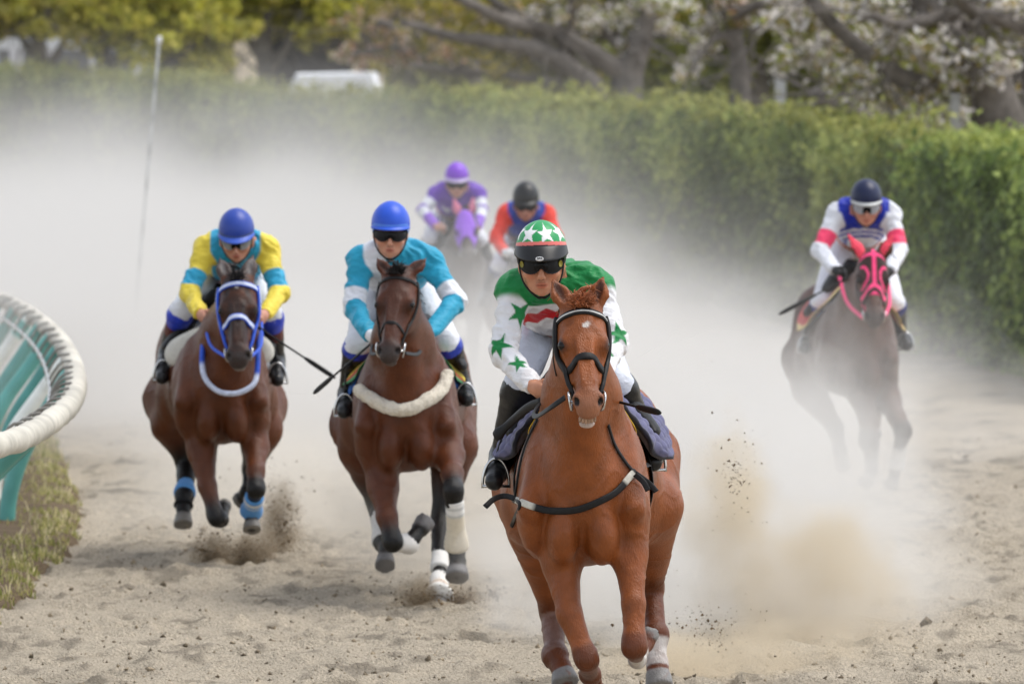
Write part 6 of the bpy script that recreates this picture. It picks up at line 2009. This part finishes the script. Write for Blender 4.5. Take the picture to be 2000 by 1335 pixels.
def ball(name, c, r, color, dens, label, scale=1.4, step=.5, **kw):
    u = np.linspace(0, math.pi, 13); w = np.linspace(0, 2 * math.pi, 24, endpoint=False)
    V = np.array([[math.sin(a) * math.cos(b), math.sin(a) * math.sin(b), math.cos(a)] for a in u for b in w])
    Fs = [(i * 24 + j, (i + 1) * 24 + j, (i + 1) * 24 + (j + 1) % 24, i * 24 + (j + 1) % 24) for i in range(12) for j in range(24)]
    m = dust_mat(name, color, dens, 'ball', scale, **kw)
    try: m.cycles.volume_step_rate = step
    except Exception: pass
    o = mesh_obj(name, V, Fs, m, None, None)
    o.location = c; o.scale = r
    tag(o, label, 'dust', kind='stuff')
    return o
DUSTC = (.925, .912, .888)
x0, x1, y0, y1, z1 = -24, 9, 42, 118, 4.6
V = [(x, y, z) for x in (x0, x1) for y in (y0, y1) for z in (-.3, z1)]
bank = mesh_obj('dust', V, [(0, 1, 3, 2), (4, 6, 7, 5), (0, 4, 5, 1), (2, 3, 7, 6), (0, 2, 6, 4), (1, 5, 7, 3)],
                dust_mat('dust_bank', (.875, .862, .84), .62, 'bank', .34, lo=.36, hi=.66, H=.66, stretch=(1, .4, 1.5), extra=dict(fx=(-5.5, 4.2, .012), y=(45, 60), top=4.4, right=.04)), None, None, smooth=False)
tag(bank, 'pale bank of dust hanging over the track behind the runners', 'dust', kind='stuff')
TAN = (.80, .71, .56)
BEIGE_D = (.90, .86, .79)
ball('dust_cloud', (1.45, 36.6, .30), (1.35, 5.6, 1.25), DUSTC, .8, 'white dust cloud rolling up right of the chestnut horse', 1.1, seed=3)
ball('dust_cloud', (.75, 34.5, .15), (1.15, 3.2, .85), (.94, .925, .895), 1.3, 'bright dust between the legs of the chestnut horse', 1.5, seed=9)
ball('dust_cloud', (2.30, 41.8, .55), (1.5, 2.4, 1.35), DUSTC, .42, 'dust veil in front of the pink hooded horse', .9, seed=14)
ball('dust_cloud', (.4, 51.0, .2), (4.2, 7.5, 1.75), DUSTC, .55, 'low dust bank across the track behind the leaders', .6, seed=63)
ball('dust_cloud', (1.62, 33.4, .22), (.62, 1.2, .62), TAN, 3.0, 'tan puff of dust on the sand at the lower right', 2.6, seed=21)
ball('dust_cloud', (1.20, 33.6, .58), (.34, .6, .80), TAN, 4.2, 'tan streak of thrown sand rising beside the chestnut horse', 3.0, seed=27)
ball('dust_cloud', (.92, 31.2, .03), (.60, .7, .22), TAN, 3.0, 'low tan dust at the hind hooves of the chestnut horse', 3.0, seed=33)
ball('dust_cloud', (-.35, 38.0, .28), (1.0, 2.6, .75), BEIGE_D, .85, 'pale dust behind the legs of the fleece wearing horse', 1.6, seed=39)
ball('dust_cloud', (-1.70, 42.2, .22), (1.4, 2.4, .70), BEIGE_D, .85, 'pale dust behind the legs of the left horse', 1.4, seed=45)

ball('dust_cloud', (1.30, 31.9, .02), (.9, .9, .26), TAN, 2.6, 'low billow of tan dust along the bottom right of the chestnut horse', 2.6, seed=71)
ball('dust_cloud', (2.05, 35.2, .2), (.8, 1.5, .55), BEIGE_D, 1.1, 'thin beige dust drifting right over the churned sand', 1.8, seed=77)
# thrown sand: dark grains and the darker puffs they leave with
def spray(px, py, d, sx, sz, n, label, seed, up=.5, col=(128, 108, 82), size=.0026):
    rg = np.random.default_rng(seed)
    c = at(px, py, d)
    q = rg.normal(0, 1, (n, 3)) * np.array([sx, sx * 1.2, sz]) * (.35 + rg.random((n, 1)) ** 2 * 1.3)
    q[:, 0] += np.abs(q[:, 2]) * rg.normal(0, .4, n)
    P = c + q
    P[:, 2] = np.abs(P[:, 2] - .0) + .004
    s_ = np.clip(rg.lognormal(math.log(size), .5, n), .001, .011)
    o = clods('thrown_sand', P - c, s_, srgb(*col) * rg.uniform(.5, 1.5, (n, 1)), M_SAND)
    o.location = c
    tag(o, label, 'thrown sand', kind='stuff')
DARK = (.42, .35, .26)
for k, (px, py, d, sx, sz, n, lab) in enumerate((
        (412, 1090, 38.9, .07, .09, 1200, 'dark sand kicked up below the left horse, left burst'), (492, 1084, 39.0, .09, .08, 1500, 'dark sand kicked up below the left horse, middle burst'),
        (550, 1030, 39.6, .07, .18, 1500, 'sand flying up behind the blue bandaged leg of the left horse'), (826, 1178, 35.5, .07, .06, 1000, 'dark sand thrown left of the white booted hoof'),
        (892, 1182, 35.6, .08, .045, 900, 'dark sand thrown right of the white booted hoof'), (966, 1184, 35.9, .03, .03, 260, 'small burst of sand between the middle and the chestnut horse'),
        (1437, 925, 33.0, .05, .13, 160, 'grains of sand flying high right of the chestnut horse'), (1385, 1235, 31.5, .16, .13, 260, 'grains of sand flying at the hind hooves of the chestnut horse'))):
    spray(px, py, d, sx, sz, n, lab, 100 + k, size=.0026 if k < 6 else .0027)
for k, (px, py, d, r, dens, lab) in enumerate((
        (415, 1088, 38.9, (.18, .2, .21), 17, 'dark puff of sand below the left horse, left of two'), (490, 1082, 39.0, (.24, .25, .22), 16, 'dark puff of sand below the left horse, right of two'),
        (548, 1030, 39.7, (.18, .28, .42), 8, 'brown plume of sand behind the blue bandaged leg'), (822, 1176, 35.5, (.20, .22, .18), 16, 'dark puff of sand left of the white booted hoof'), (892, 1182, 35.7, (.22, .22, .14), 14, 'dark puff of sand right of the white booted hoof'))):
    ball('dust_puff', at(px, py, d), r, DARK, dens, lab, 7.0, seed=50 + 3 * k)
